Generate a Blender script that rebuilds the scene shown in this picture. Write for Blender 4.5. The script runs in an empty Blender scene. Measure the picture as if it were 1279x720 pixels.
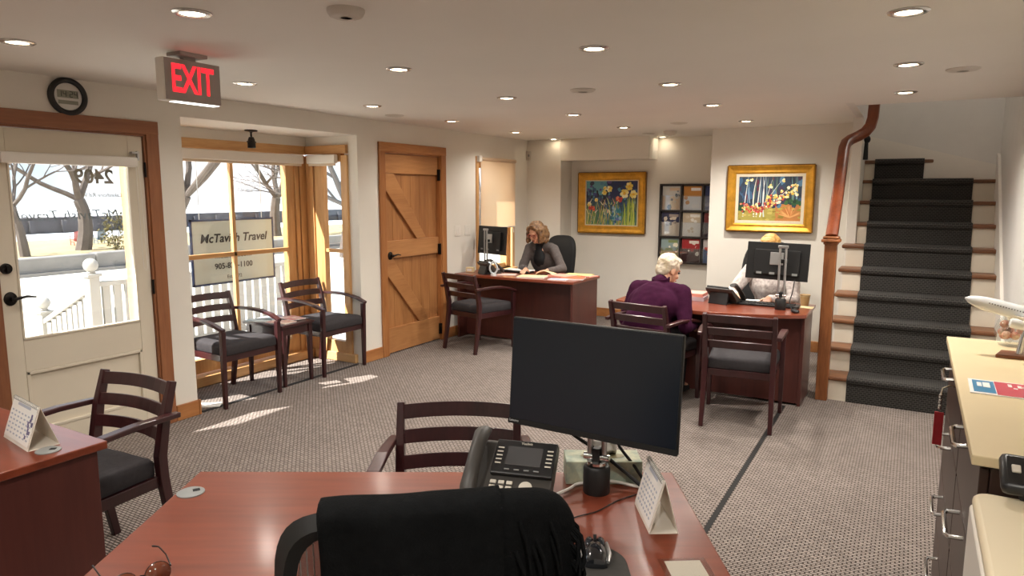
import bpy, bmesh, math, random
import numpy as np
from mathutils import Vector, Matrix, Euler, noise
PI = math.pi
V = Vector
scene = bpy.context.scene
COL = scene.collection
R = math.radians
H = 2.34            # ceiling height
XL = -4.54          # inner face of the left wall

# ------------------------------------------------------------------ materials
MATS = {}
def srgb(h):
    c = [int(h[i:i+2], 16)/255 for i in (0, 2, 4)]
    return tuple(x/12.92 if x <= .04045 else ((x+.055)/1.055)**2.4 for x in c)
class NT:
    def __init__(s, name):
        s.m = bpy.data.materials.new(name); s.m.use_nodes = True
        s.t = s.m.node_tree; s.n = s.t.nodes; s.b = s.n['Principled BSDF']; s.out = s.n['Material Output']
    def add(s, kind, **kw):
        n = s.n.new('ShaderNode'+kind)
        for k, v in kw.items():
            if hasattr(n, k): setattr(n, k, v)
            else: n.inputs[k.replace('_', ' ')].default_value = v
        return n
    def link(s, a, b): s.t.links.new(a, b)
def mat(name, col, rough=.6, metal=0, var=.0, scale=6, bump=0, bscale=60, spec=.5, stretch=None, emit=None, es=0, col2=None, trans=0, coat=0, detail=4):
    if name in MATS: return MATS[name]
    t = NT(name); c = srgb(col) if isinstance(col, str) else col
    b = t.b
    b.inputs['Roughness'].default_value = rough; b.inputs['Metallic'].default_value = metal
    b.inputs['Specular IOR Level'].default_value = spec
    b.inputs['Coat Weight'].default_value = coat
    b.inputs['Base Color'].default_value = (*c, 1)
    tc = t.add('TexCoord'); mp = t.add('Mapping'); t.link(tc.outputs['Object'], mp.inputs['Vector'])
    if stretch: mp.inputs['Scale'].default_value = stretch
    if var or col2:
        nz = t.add('TexNoise', Scale=scale, Detail=detail, Roughness=.6); t.link(mp.outputs[0], nz.inputs['Vector'])
        rp = t.add('ValToRGB'); t.link(nz.outputs['Fac'], rp.inputs[0])
        c2 = srgb(col2) if col2 else tuple(min(1, x*(1+var)) for x in c)
        c1 = c if col2 else tuple(x*(1-var) for x in c)
        rp.color_ramp.elements[0].position = .32; rp.color_ramp.elements[1].position = .68
        rp.color_ramp.elements[0].color = (*c1, 1); rp.color_ramp.elements[1].color = (*c2, 1)
        t.link(rp.outputs[0], b.inputs['Base Color'])
    if bump:
        nb = t.add('TexNoise', Scale=bscale, Detail=3); t.link(mp.outputs[0], nb.inputs['Vector'])
        bp = t.add('Bump', Strength=bump, Distance=.01); t.link(nb.outputs['Fac'], bp.inputs['Height']); t.link(bp.outputs[0], b.inputs['Normal'])
    if emit:
        b.inputs['Emission Color'].default_value = (*srgb(emit), 1); b.inputs['Emission Strength'].default_value = es
    MATS[name] = t.m
    return t.m
def wood(name, dark, light, axis='z', rough=.35, scale=5, coat=0, freq=1.0):
    """long-grained wood: noise stretched along the grain plus fine fibres"""
    if name in MATS: return MATS[name]
    t = NT(name); b = t.b
    tc = t.add('TexCoord'); mp = t.add('Mapping'); t.link(tc.outputs['Object'], mp.inputs['Vector'])
    s = {'x': (.1, 1, 1), 'y': (1, .1, 1), 'z': (1, 1, .1)}[axis]
    mp.inputs['Scale'].default_value = [k*freq for k in s]
    n1 = t.add('TexNoise', Scale=scale, Detail=5, Roughness=.6, Distortion=.6); t.link(mp.outputs[0], n1.inputs['Vector'])
    n2 = t.add('TexNoise', Scale=scale*14, Detail=2); t.link(mp.outputs[0], n2.inputs['Vector'])
    mx = t.add('Math', operation='MULTIPLY_ADD'); t.link(n2.outputs['Fac'], mx.inputs[0]); mx.inputs[1].default_value = .35; t.link(n1.outputs['Fac'], mx.inputs[2])
    rp = t.add('ValToRGB'); t.link(mx.outputs[0], rp.inputs[0])
    rp.color_ramp.elements[0].position = .45; rp.color_ramp.elements[1].position = .9
    rp.color_ramp.elements[0].color = (*srgb(dark), 1); rp.color_ramp.elements[1].color = (*srgb(light), 1)
    t.link(rp.outputs[0], b.inputs['Base Color'])
    b.inputs['Roughness'].default_value = rough; b.inputs['Coat Weight'].default_value = coat
    b.inputs['Coat Roughness'].default_value = .15
    MATS[name] = t.m
    return t.m
def glass(name, tint=(1, 1, 1), gl=.06):
    if name in MATS: return MATS[name]
    t = NT(name); t.n.remove(t.b)
    tr = t.add('BsdfTransparent'); tr.inputs[0].default_value = (*tint, 1)
    g = t.add('BsdfGlossy'); g.inputs['Roughness'].default_value = .03
    mx = t.add('MixShader'); mx.inputs[0].default_value = gl
    t.link(tr.outputs[0], mx.inputs[1]); t.link(g.outputs[0], mx.inputs[2]); t.link(mx.outputs[0], t.out.inputs['Surface'])
    MATS[name] = t.m; return t.m
def attr_mat(name, rough=.6, bump=0):
    if name in MATS: return MATS[name]
    t = NT(name); a = t.add('VertexColor'); a.layer_name = 'col'
    t.link(a.outputs['Color'], t.b.inputs['Base Color']); t.b.inputs['Roughness'].default_value = rough
    if bump:
        tc = t.add('TexCoord'); nb = t.add('TexNoise', Scale=90, Detail=3); t.link(tc.outputs['Object'], nb.inputs['Vector'])
        bp = t.add('Bump', Strength=bump, Distance=.004); t.link(nb.outputs['Fac'], bp.inputs['Height']); t.link(bp.outputs[0], t.b.inputs['Normal'])
    MATS[name] = t.m; return t.m
def carpet_mat():
    t = NT('loop_carpet'); b = t.b
    tc = t.add('TexCoord'); mp = t.add('Mapping'); t.link(tc.outputs['Object'], mp.inputs['Vector'])
    mp.inputs['Rotation'].default_value = (0, 0, R(0))
    br = t.add('TexBrick'); t.link(mp.outputs[0], br.inputs['Vector'])
    br.inputs['Scale'].default_value = 1.0
    br.inputs['Brick Width'].default_value = .034; br.inputs['Row Height'].default_value = .0165
    br.inputs['Mortar Size'].default_value = .0042; br.inputs['Mortar Smooth'].default_value = .6
    br.inputs['Color1'].default_value = (*srgb('A79B93'), 1); br.inputs['Color2'].default_value = (*srgb('948982'), 1)
    br.inputs['Mortar'].default_value = (*srgb('4C443F'), 1)
    nz = t.add('TexNoise', Scale=2.2, Detail=5); t.link(mp.outputs[0], nz.inputs['Vector'])
    rp = t.add('ValToRGB'); rp.color_ramp.elements[0].color = (.8, .8, .8, 1); rp.color_ramp.elements[1].color = (1.1, 1.1, 1.1, 1)
    t.link(nz.outputs['Fac'], rp.inputs[0])
    nf = t.add('TexNoise', Scale=260, Detail=2); t.link(mp.outputs[0], nf.inputs['Vector'])
    m = t.add('MixRGB', blend_type='MULTIPLY'); m.inputs[0].default_value = 1; t.link(br.outputs['Color'], m.inputs[1]); t.link(rp.outputs[0], m.inputs[2])
    t.link(m.outputs[0], b.inputs['Base Color'])
    bp = t.add('Bump', Strength=.7, Distance=.008, invert=True); t.link(br.outputs['Fac'], bp.inputs['Height']); t.link(bp.outputs[0], b.inputs['Normal'])
    b.inputs['Roughness'].default_value = .95; b.inputs['Specular IOR Level'].default_value = .1
    MATS['loop_carpet'] = t.m; return t.m
def runner_mat():
    t = NT('runner_weave'); b = t.b
    tc = t.add('TexCoord'); mp = t.add('Mapping'); t.link(tc.outputs['UV'], mp.inputs['Vector'])
    br = t.add('TexBrick'); t.link(mp.outputs[0], br.inputs['Vector'])
    br.inputs['Scale'].default_value = 1.0
    br.inputs['Brick Width'].default_value = .030; br.inputs['Row Height'].default_value = .016
    br.inputs['Mortar Size'].default_value = .0035; br.inputs['Mortar Smooth'].default_value = .5
    br.inputs['Color1'].default_value = (*srgb('2B2A29'), 1); br.inputs['Color2'].default_value = (*srgb('343231'), 1)
    br.inputs['Mortar'].default_value = (*srgb('4C4A47'), 1)
    t.link(br.outputs['Color'], b.inputs['Base Color']); b.inputs['Roughness'].default_value = .95; b.inputs['Specular IOR Level'].default_value = .1
    MATS['runner'] = t.m; return t.m
def shade_mat():
    t = NT('roller_fabric'); t.n.remove(t.b)
    d = t.add('BsdfDiffuse'); d.inputs[0].default_value = (*srgb('EBDDC8'), 1)
    tr = t.add('BsdfTranslucent'); tr.inputs[0].default_value = (*srgb('F5DFC2'), 1)
    tp = t.add('BsdfTransparent'); tp.inputs[0].default_value = (1, .98, .95, 1)
    m = t.add('MixShader'); m.inputs[0].default_value = .5; t.link(d.outputs[0], m.inputs[1]); t.link(tr.outputs[0], m.inputs[2])
    m2 = t.add('MixShader'); m2.inputs[0].default_value = .13; t.link(m.outputs[0], m2.inputs[1]); t.link(tp.outputs[0], m2.inputs[2])
    t.link(m2.outputs[0], t.out.inputs['Surface']); MATS['shade'] = t.m; return t.m

WALL = mat('wall_paint', 'E3DED4', .8, var=.02, scale=2, bump=.02, bscale=250, spec=.2)
CEIL = mat('ceiling_paint', 'E6E2DB', .85, var=.02, scale=1, spec=.2)
WHITE = mat('white_paint', 'E6E1D8', .5, var=.02, scale=3)
DOORP = mat('door_paint', 'D8CEBB', .5, var=.03, scale=2)
FIR = wood('fir_daylit', 'B98550', 'DDB27C', 'z', .4)  # window fir paler than the door fir: daylight on the bay put into the colour
FIRH = wood('fir_daylit_horizontal', 'B98550', 'DDB27C', 'y', .4)
FIRX = wood('fir_daylit_crosswise', 'B98550', 'DDB27C', 'x', .4)
CASE = wood('stained_casing', '7C4A2E', '9C6643', 'z', .4)
CASEH = wood('stained_casing_head', '7C4A2E', '9C6643', 'y', .4)
DFIR = wood('door_fir', '93592E', 'BC8350', 'z', .4); DFIRH = wood('door_fir_horizontal', '93592E', 'BC8350', 'y', .4)
PLANK = wood('knotty_plank', '946038', 'B98351', 'z', .45, scale=4)
PLANKH = wood('knotty_rail', '9A653B', 'BE8856', 'y', .45, scale=4)
OAKS = wood('stained_oak', '6E3F1F', 'A0643A', 'z', .4, scale=9)
OAKT = wood('stair_oak', '5C381F', '845636', 'x', .4, scale=7)
RAILW = wood('handrail_wood', '5C2A16', '8A4728', 'z', .3, scale=7, coat=.3)
MAHT = wood('mahogany_top', '6A2F1E', '8C432B', 'x', .3, scale=3, coat=.5)
MAHP = wood('mahogany_panel', '44221F', '5B2F28', 'z', .38, scale=3, coat=.1)
CHW = wood('chair_wood', '2B1416', '421F20', 'z', .3, scale=6, coat=.2)
BLK = mat('black_plastic', '161616', .45, var=.1, scale=30)
BLKM = mat('matte_black', '121212', .75, var=.1, scale=20)
BRZ = mat('dark_bronze', '1C1816', .35, metal=.6)
SEATF = mat('seat_fabric', '363335', .85, var=.12, scale=40, bump=.15, bscale=300, spec=.25)
CHROME = mat('chrome', 'D8D8D6', .18, metal=1)
STEEL = mat('satin_silver', 'BDBDBC', .35, metal=.85)
GREYP = mat('grey_plastic', '858785', .5)
SCREEN = mat('screen_glass', '151D28', .28, spec=.5)
PAPER = mat('paper', 'F1EEE9', .7, var=.02)
PAPERP = mat('pink_paper', 'E7A190', .7, var=.05)
FOLD = mat('manila_paper', 'E3CFA2', .7, var=.05)
ORNG = mat('orange_paper', 'D66A45', .6, var=.05)
YELP = mat('yellow_paper', 'D9CE8A', .7, var=.05)
GOLD = mat('gold_leaf', 'D29A35', .38, metal=.55, var=.18, scale=14, bump=.1, bscale=40)
GOLDD = mat('dark_gold', '7A5420', .45, metal=.5, var=.2, scale=14)
LINEN = mat('linen_liner', 'D9CDB4', .8, var=.05, scale=60)
PANE = glass('window_glass')
CARPET = carpet_mat(); RUNNER = runner_mat(); SHADE = shade_mat()
WEAVE = MATS['runner']

# ------------------------------------------------------------------ geometry
class G:
    def __init__(s): s.bm = bmesh.new()
    def _m(s, vs, M):
        if M is not None: bmesh.ops.transform(s.bm, matrix=M, verts=vs)
        return vs
    def box(s, c, d, rot=None, M=None, mi=0):
        r = bmesh.ops.create_cube(s.bm, size=1)['verts']
        T = Matrix.Translation(c) @ (rot.to_4x4() if rot is not None else Matrix.Identity(4)) @ Matrix.Diagonal((*d, 1))
        bmesh.ops.transform(s.bm, matrix=T, verts=r); s._m(r, M)
        if mi:
            for f in {f for v in r for f in v.link_faces}: f.material_index = mi
        return s
    def bx(s, x0, x1, y0, y1, z0, z1): return s.box(((x0+x1)/2, (y0+y1)/2, (z0+z1)/2), (abs(x1-x0), abs(y1-y0), abs(z1-z0)))
    def loft(s, rings, cap=True, closed=True):
        L = [[s.bm.verts.new(p) for p in r] for r in rings]; n = len(L[0])
        for a, b in zip(L, L[1:]):
            for i in range(n if closed else n-1):
                j = (i+1) % n
                s.bm.faces.new((a[i], a[j], b[j], b[i]))
        if cap and closed:
            s.bm.faces.new(list(reversed(L[0]))); s.bm.faces.new(L[-1])
        return [v for r in L for v in r]
    def prism(s, pts, z0, z1, M=None):
        vs = s.loft([[(x, y, z0) for x, y in pts], [(x, y, z1) for x, y in pts]]); s._m(vs, M); return s
    def lathe(s, prof, c=(0, 0, 0), n=20, M=None):
        rings = [[(max(r, 1e-5)*math.cos(2*PI*i/n), max(r, 1e-5)*math.sin(2*PI*i/n), z) for i in range(n)] for r, z in prof]
        vs = s.loft(rings, cap=not (prof[0][0] > .001 and prof[-1][0] > .001 and len(prof) > 4)); T = Matrix.Translation(c)
        if M is not None: T = T @ M
        bmesh.ops.transform(s.bm, matrix=T, verts=vs); return s
    def frame(s, pts, i):
        p = pts[max(i-1, 0)]; q = pts[min(i+1, len(pts)-1)]
        return (q-p).normalized()
    def tube(s, pts, r, n=8):
        pts = [V(p) for p in pts]; rs = r if isinstance(r, (list, tuple)) else [r]*len(pts)
        rings = []; up = None
        for i, p in enumerate(pts):
            d = s.frame(pts, i)
            if up is None: up = V((0, 0, 1)) if abs(d.z) < .9 else V((1, 0, 0))
            a = d.cross(up).normalized(); up = a.cross(d).normalized()
            rings.append([p + (a*math.cos(2*PI*k/n) + up*math.sin(2*PI*k/n))*rs[i] for k in range(n)])
        s.loft(rings); return s
    def sweep(s, pts, w, h, up=(0, 0, 1)):
        """rectangular bar along a path; w across, h along up"""
        pts = [V(p) for p in pts]; u0 = V(up); rings = []
        ws = w if isinstance(w, (list, tuple)) else [w]*len(pts); hs = h if isinstance(h, (list, tuple)) else [h]*len(pts)
        for i, p in enumerate(pts):
            d = s.frame(pts, i); a = d.cross(u0).normalized(); u = a.cross(d).normalized()
            rings.append([p+a*ws[i]/2+u*hs[i]/2, p-a*ws[i]/2+u*hs[i]/2, p-a*ws[i]/2-u*hs[i]/2, p+a*ws[i]/2-u*hs[i]/2])
        s.loft(rings); return s
    def ball(s, c, r, u=16, v=10, M=None):
        r = r if isinstance(r, (list, tuple)) else (r, r, r)
        vs = bmesh.ops.create_uvsphere(s.bm, u_segments=u, v_segments=v, radius=1)['verts']
        T = Matrix.Translation(c) @ (M.to_4x4() if M is not None else Matrix.Identity(4)) @ Matrix.Diagonal((*r, 1))
        bmesh.ops.transform(s.bm, matrix=T, verts=vs); return s
    def caps(s, a, b, ra, rb, n=14):
        a, b = V(a), V(b); d = (b-a); L = d.length; d.normalize()
        q = d.to_track_quat('Z', 'Y').to_matrix()
        prof = [(ra*math.cos(t), ra*math.sin(t)) for t in [-PI/2+PI/2*k/4 for k in range(5)]] + [(rb*math.cos(t), L+rb*math.sin(t)) for t in [PI/2*k/4 for k in range(5)]]
        s.lathe(prof, a, n, q.to_4x4()); return s
    def grid(s, fn, nu, nv):
        L = [[s.bm.verts.new(fn(i/nu, j/nv)) for j in range(nv+1)] for i in range(nu+1)]
        for i in range(nu):
            for j in range(nv): s.bm.faces.new((L[i][j], L[i+1][j], L[i+1][j+1], L[i][j+1]))
        return s
    def quad(s, a, b, c, d):
        s.bm.faces.new([s.bm.verts.new(p) for p in (a, b, c, d)]); return s
    def mesh(s, name):
        bmesh.ops.recalc_face_normals(s.bm, faces=s.bm.faces)
        me = bpy.data.meshes.new(name); s.bm.to_mesh(me); s.bm.free(); return me
    def obj(s, name, m, parent=None, bevel=0, smooth=True, seg=2, kind=None, angle=38, loc=None):
        me = s.mesh(name)
        for k in (m if isinstance(m, (list, tuple)) else [m]): me.materials.append(k)
        if smooth:
            me.polygons.foreach_set('use_smooth', [True]*len(me.polygons)); me.set_sharp_from_angle(angle=R(angle))
        o = bpy.data.objects.new(name, me); COL.objects.link(o)
        if parent: o.parent = parent
        if loc: o.location = loc
        if bevel:
            b = o.modifiers.new('bevel', 'BEVEL'); b.width = bevel; b.segments = seg; b.limit_method = 'ANGLE'; b.angle_limit = R(40)
        if kind: o['kind'] = kind
        return o
def tag(o, label, cat, group=None):
    o['label'] = label; o['category'] = cat
    if group: o['group'] = group
    return o
def thing(name, label, cat, loc=(0, 0, 0), rz=0, group=None):
    o = bpy.data.objects.new(name, None); COL.objects.link(o); o.empty_display_size = .1
    o.location = loc; o.rotation_euler = (0, 0, rz); return tag(o, label, cat, group)
def struct(o): o['kind'] = 'structure'; return o
def dup(root, loc, rz, label, group=None):
    r = root.copy(); COL.objects.link(r); r.location = loc; r.rotation_euler = (0, 0, rz); r['label'] = label
    if group: r['group'] = group
    for ch in list(root.children):
        c = ch.copy(); COL.objects.link(c); c.parent = r
        for g in ch.children:
            d = g.copy(); COL.objects.link(d); d.parent = c
    return r
def arc(cx, cy, r, a0, a1, n): return [(cx+r*math.cos(R(a0+(a1-a0)*i/n)), cy+r*math.sin(R(a0+(a1-a0)*i/n))) for i in range(n+1)]
def rrect(x0, x1, y0, y1, r, n=5):
    return arc(x1-r, y1-r, r, 0, 90, n)+arc(x0+r, y1-r, r, 90, 180, n)+arc(x0+r, y0+r, r, 180, 270, n)+arc(x1-r, y0+r, r, 270, 360, n)
def text_mesh(s, size, M, m, name, parent=None, shear=0, bold=0, depth=.0006, align='CENTER', sx=1.0):
    cu = bpy.data.curves.new(name, 'FONT'); cu.body = s; cu.size = size; cu.shear = shear; cu.offset = bold; cu.extrude = depth
    cu.align_x = align; cu.align_y = 'CENTER'; cu.resolution_u = 3
    o = bpy.data.objects.new('text_source', cu); COL.objects.link(o)
    dg = bpy.context.evaluated_depsgraph_get(); dg.update()
    me = bpy.data.meshes.new_from_object(o.evaluated_get(dg)); bpy.data.objects.remove(o)
    me.transform(M @ Matrix.Diagonal((sx, 1, 1, 1)))
    me.materials.clear(); me.materials.append(m); me.name = name
    q = bpy.data.objects.new(name, me); COL.objects.link(q)
    if parent: q.parent = parent
    return q
def basis(x, y, o):   # matrix sending text X,Y to given world axes at o
    x = V(x).normalized(); y = V(y).normalized(); z = x.cross(y)
    M = Matrix((x, y, z)).transposed().to_4x4(); M.translation = V(o); return M
def look_rot(rz): return Matrix.Rotation(rz, 3, 'Z')

# ------------------------------------------------------------------ room shell
def wall_cells(g, const, breaks_u, holes, z0, z1, axis):
    """box wall along axis ('y' or 'x'); const = (min,max) across; holes = (u0,u1,za,zb)"""
    us = sorted(set(breaks_u+[h for q in holes for h in q[:2]]))
    for a, b in zip(us, us[1:]):
        segs = [(z0, z1)]
        for h in holes:
            if h[0] <= a+1e-6 and h[1] >= b-1e-6:
                segs = [s for (p, q) in segs for s in ((p, min(q, h[2])), (max(p, h[3]), q)) if s[1]-s[0] > 1e-4]
        for p, q in segs:
            if axis == 'y': g.bx(const[0], const[1], a, b, p, q)
            else: g.bx(a, b, const[0], const[1], p, q)
BY0, BY1, BX = 3.155, 4.955, -5.2       # bay opening and depth
g = G(); wall_cells(g, (XL-.16, XL), [-2.2, 8.75], [(1.93, 2.88, 0, 2.035), (BY0, BY1, 0, 2.18), (5.33, 6.26, 0, 2.05), (7.03, 7.92, .68, 2.02)], 0, H, 'y')
# bay: ceiling, front and side walls above the glass
g.bx(BX-.12, XL-.16, BY0-.12, BY1+.12, 2.18, H)
g.bx(BX-.12, BX, BY0-.12, BY1+.12, 2.095, 2.18)
g.bx(BX, XL-.16, BY0-.12, BY0, 2.095, 2.18); g.bx(BX, XL-.16, BY1, BY1+.12, 2.095, 2.18)
struct(g.obj('wall_left', WALL, smooth=False))
g = G(); g.bx(-4.7, -4.04, 8.25, 8.75, 0, H); g.bx(-4.04, -1.8, 8.58, 8.75, 0, H)
g.bx(-4.04, -2.845, 8.25, 8.58, 2.065, H)                           # soffit over the niche
struct(g.obj('wall_back', WALL, smooth=False, bevel=.004))
g = G(); g.bx(-1.96, -.47, 7.72, 8.6, 0, 4.3)
g.bx(-.545, -.458, 7.19, 7.72, 0, H)                                  # short return beside the stair
struct(g.obj('wall_partition', WALL, smooth=False, bevel=.004))
SWALL = mat('stairwell_paint', 'DDDAD5', .8, var=.02, spec=.2)
g = G(); g.bx(.635, .8, -2.2, 8.8, 0, 4.3)
struct(g.obj('wall_right', SWALL, smooth=False))
# angled wall behind the winders, stairwell above the ceiling
g = G(); g.prism([(-.47, 8.0), (.635, 7.72), (.635, 8.6), (-.47, 8.6)], 0, 4.3)
g.bx(-.52, -.46, 6.05, 7.72, H, 4.3); g.bx(-.52, .64, 6.1, 6.24, H+.02, 4.3); g.bx(-.55, .64, 6.05, 8.6, 4.3, 4.4)
struct(g.obj('wall_stairwell', SWALL, smooth=False))
g = G(); g.bx(-4.7, .8, -2.35, -2.2, 0, H); struct(g.obj('wall_front', WALL, smooth=False))
g = G(); g.bx(-4.7, .8, -2.35, 6.24, H, H+.1); g.bx(-4.7, -.46, 6.24, 8.75, H, H+.1)
struct(g.obj('ceiling', CEIL, smooth=False))
g = G(); g.bx(-5.3, .8, -2.35, 8.75, -.12, 0)
struct(g.obj('floor', CARPET, smooth=False))
SEAM = mat('dark_seam', '1B1817', .9, var=.2, scale=30)
g = G(); g.bx(-.795, -.768, 2.6, 5.6, 0, .0025); struct(g.obj('trim_1', SEAM, smooth=False))
g = G(); g.bx(-4.585, -4.545, 3.2, 4.9, 0, .004); struct(g.obj('trim_2', SEAM, smooth=False))
# baseboards
def base(name, boxes):
    g = G()
    for b in boxes: g.bx(*b, 0, .115)
    struct(g.obj(name, DFIRH, smooth=False, bevel=.006))
base('baseboard_left', [(XL, XL+.02, 2.975, BY0-.002), (XL-.1, XL+.02, BY0-.0, BY0+.018), (XL, XL+.02, BY1, 5.235), (XL, XL+.02, 6.355, 8.24)])
base('baseboard_back', [(-4.52, -4.04, 8.23, 8.25), (-4.04, -1.98, 8.56, 8.58), (-1.96, -.56, 7.70, 7.72)])
# entry door ------------------------------------------------------------
def door_case(name, y0, y1, zt, w, mv, mh, x0, x1):
    g = G(); g.bx(x0, x1, y0-w, y0, 0, zt+w); g.bx(x0, x1, y1, y1+w, 0, zt+w)
    a = g.obj(name, mv, smooth=False, bevel=.004); struct(a)
    g = G(); g.bx(x0, x1+.003, y0-w, y1+w, zt, zt+w); b = g.obj('head_casing', mh, a, smooth=False, bevel=.004)
    g = G(); g.bx(x0-.1, x1-.012, y0, y0+.012, 0, zt); g.bx(x0-.1, x1-.012, y1-.012, y1, 0, zt); g.bx(x0-.1, x1-.012, y0, y1, zt-.012, zt); g.obj('jamb', mv, a, smooth=False)
    return a
door_case('trim_3', 1.93, 2.88, 2.035, .09, CASE, CASEH, XL, XL+.02)
D0, D1 = 1.945, 2.865
g = G(); dx0, dx1 = XL-.055, XL-.01
g.bx(dx0, dx1, D0, 2.04, .01, 2.02); g.bx(dx0, dx1, 2.765, D1, .01, 2.02)
g.bx(dx0, dx1, 2.04, 2.765, 1.87, 2.02); g.bx(dx0, dx1, 2.04, 2.765, .575, .77); g.bx(dx0, dx1, 2.04, 2.765, .01, .2)
door = struct(g.obj('door_1', DOORP, smooth=False, bevel=.004))
g = G(); g.bx(dx0+.014, dx1-.014, 2.04, 2.765, .2, .575); g.obj('lower_panel', DOORP, door, smooth=False)
g = G()
for (a, b, c, d) in ((2.04, 2.765, .555, .575), (2.04, 2.765, .2, .22), (2.04, 2.06, .2, .575), (2.745, 2.765, .2, .575)): g.bx(dx1-.014, dx1+.004, a, b, c, d)
for (a, b, c, d) in ((2.04, 2.765, .77, .785), (2.04, 2.765, 1.855, 1.87), (2.04, 2.052, .77, 1.87), (2.753, 2.765, .77, 1.87)): g.bx(dx1-.014, dx1+.006, a, b, c, d)
g.obj('moulding', DOORP, door, smooth=False, bevel=.004)
g = G(); g.bx(dx0+.02, dx0+.026, 2.04, 2.765, .77, 1.87); pane = g.obj('glass_pane', PANE, door, smooth=False)
DLET = mat('door_lettering', '6B6450', .5); DLET2 = mat('door_lettering_dark', '3A4A4C', .5)
def dtext(s, size, y, z, m, name, **k): return text_mesh(s, size, basis((0, 1, 0), (0, 0, 1), (dx0+.018, y, z)) @ Matrix.Diagonal((-1, 1, 1, 1)), m, name, pane, **k)
dtext('2409', .125, 2.545, 1.745, DLET, 'house_number', bold=.003)
dtext('Lakeshore Rd W', .038, 2.59, 1.63, DLET, 'small_lettering', shear=.2)
dtext('McTavish Travel', .085, 2.39, 1.505, DLET2, 'door_lettering', shear=.25, sx=1.08)
def lever(name, parent, y, z, x, sgn, m):
    g = G(); T = Matrix.Rotation(PI/2, 4, 'Y')
    g.lathe([(0, 0), (.036, 0), (.034, .008), (.02, .014), (.012, .016), (.012, .045), (0, .045)], (x, y, z), 20, T @ Matrix.Diagonal((1.15, 1, 1, 1)))
    g.tube([(x+.04, y, z), (x+.045, y+sgn*.03, z+.004), (x+.045, y+sgn*.07, z+.01), (x+.04, y+sgn*.12, z+.0)], [.009, .009, .008, .005], 8)
    return g.obj(name, m, parent)
lever('lever_handle', door, 1.993, 1.028, dx1, 1, BRZ)
g = G(); g.lathe([(0, 0), (.032, 0), (.030, .012), (.012, .014), (.012, .02), (0, .02)], (dx1, 1.985, 1.207), 20, Matrix.Rotation(PI/2, 4, 'Y')); g.box((dx1+.025, 1.985, 1.207), (.012, .012, .04)); g.obj('deadbolt', BRZ, door)
for z in (1.80, 1.0, .3):
    g = G(); g.tube([(XL+.004, 2.868, z-.05), (XL+.004, 2.868, z+.05)], .008, 10); g.obj('hinge', BRZ, door)
# roller blind on the door
o = thing('roller_blind', 'rolled up cream roller blind cassette across the top of the glazed entry door', 'blind', (XL, 2.39, 1.87))
g = G(); g.prism(rrect(-.005, .05, -.01, .055, .012), -.4, .4, Matrix.Rotation(-PI/2, 4, 'X') @ Matrix.Identity(4)); g.obj('cassette', WHITE, o, loc=(0, 0, .0))
g = G(); g.box((.02, -.41, .02), (.06, .012, .075)); g.obj('bracket', WHITE, o, bevel=.003)
g = G(); g.box((.02, .40, .04), (.03, .05, .012)); g.box((.02, .42, .02), (.02, .012, .06)); g.obj('metal_bracket', STEEL, o)
g = G(); pts = [(.02, .405, .02), (.02, .405, -.3), (.02, .41, -.73), (.02, .425, -.75), (.02, .438, -.73), (.02, .43, -.3), (.02, .42, .02)]; g.tube(pts, .002, 6); g.obj('pull_chain', WHITE, o)
# barn style door ---------------------------------------------------------
door_case('trim_4', 5.33, 6.26, 2.05, .09, DFIR, DFIRH, XL, XL+.022)
g = G()
for i in range(6):
    a = 5.345+i*.15; g.bx(XL-.075, XL-.045, a+.001, a+.149, .012, 2.035)
bd = struct(g.obj('door_2', PLANK, smooth=False, bevel=.004))
def rail(pts, name):
    g = G(); M = Matrix(((0, 0, 1, 0), (1, 0, 0, 0), (0, 1, 0, 0), (0, 0, 0, 1)))
    g.prism(pts, XL-.045, XL-.018, M); g.obj(name, PLANKH, bd, smooth=False, bevel=.004)
for (a, b) in ((1.84, 2.035), (.985, 1.165), (.012, .27)): rail([(5.345, a), (6.245, a), (6.245, b), (5.345, b)], 'rail')
rail([(5.345, 1.70), (5.345, 1.838), (5.50, 1.838), (6.02, 1.167), (5.86, 1.167)], 'diagonal_brace')
rail([(5.345, .845), (5.345, .983), (5.46, .983), (6.05, .272), (5.88, .272)], 'diagonal_brace')
lever('lever_handle', bd, 5.415, 1.016, XL-.018, 1, BRZ)
for z in (1.84, 1.03, .13):
    g = G(); g.bx(XL-.012, XL+.0, 6.222, 6.246, z-.06, z+.06); g.tube([(XL+.004, 6.248, z-.06), (XL+.004, 6.248, z+.06)], .008, 10); g.obj('hinge', BRZ, bd)

# bay windows ---------------------------------------------------------------
def bay_front():
    g = G(); x0, x1 = BX-.09, BX
    g.bx(x0, x1, BY0-.02, 3.42, 0, 2.0); g.bx(x0, x1-.02, 4.70, 4.80, 0, 2.0); g.bx(x0, x1-.005, 4.80, 4.85, 0, 2.0); g.bx(x0, x1, 4.86, BY1+.02, 0, 2.0)
    g.bx(x0, BX-.02, 3.42, 4.70, .10, .22); g.bx(x0, BX-.02, 3.42, 4.70, 1.96, 2.02)
    w = struct(g.obj('window_1', FIR, smooth=False, bevel=.005))
    g = G(); g.bx(x0, BX+.012, BY0, BY1, 2.015, 2.095); g.obj('head_trim', FIRH, w, smooth=False, bevel=.005)
    g = G(); g.bx(x0, BX+.05, BY0, BY1, 0, .085); g.obj('sill', FIRH, w, smooth=False, bevel=.008)
    g = G(); g.bx(BX-.05, BX-.012, 4.07, 4.105, .22, 1.96); g.obj('muntin', FIR, w, smooth=False, bevel=.004)
    g = G(); g.bx(BX-.05, BX-.012, 3.42, 4.70, 1.085, 1.125); g.obj('muntin', FIRH, w, smooth=False, bevel=.004)
    g = G(); g.bx(BX-.034, BX-.028, 3.42, 4.70, .22, 1.96); g.obj('glass_pane', PANE, w, smooth=False)
bay_front()
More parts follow.
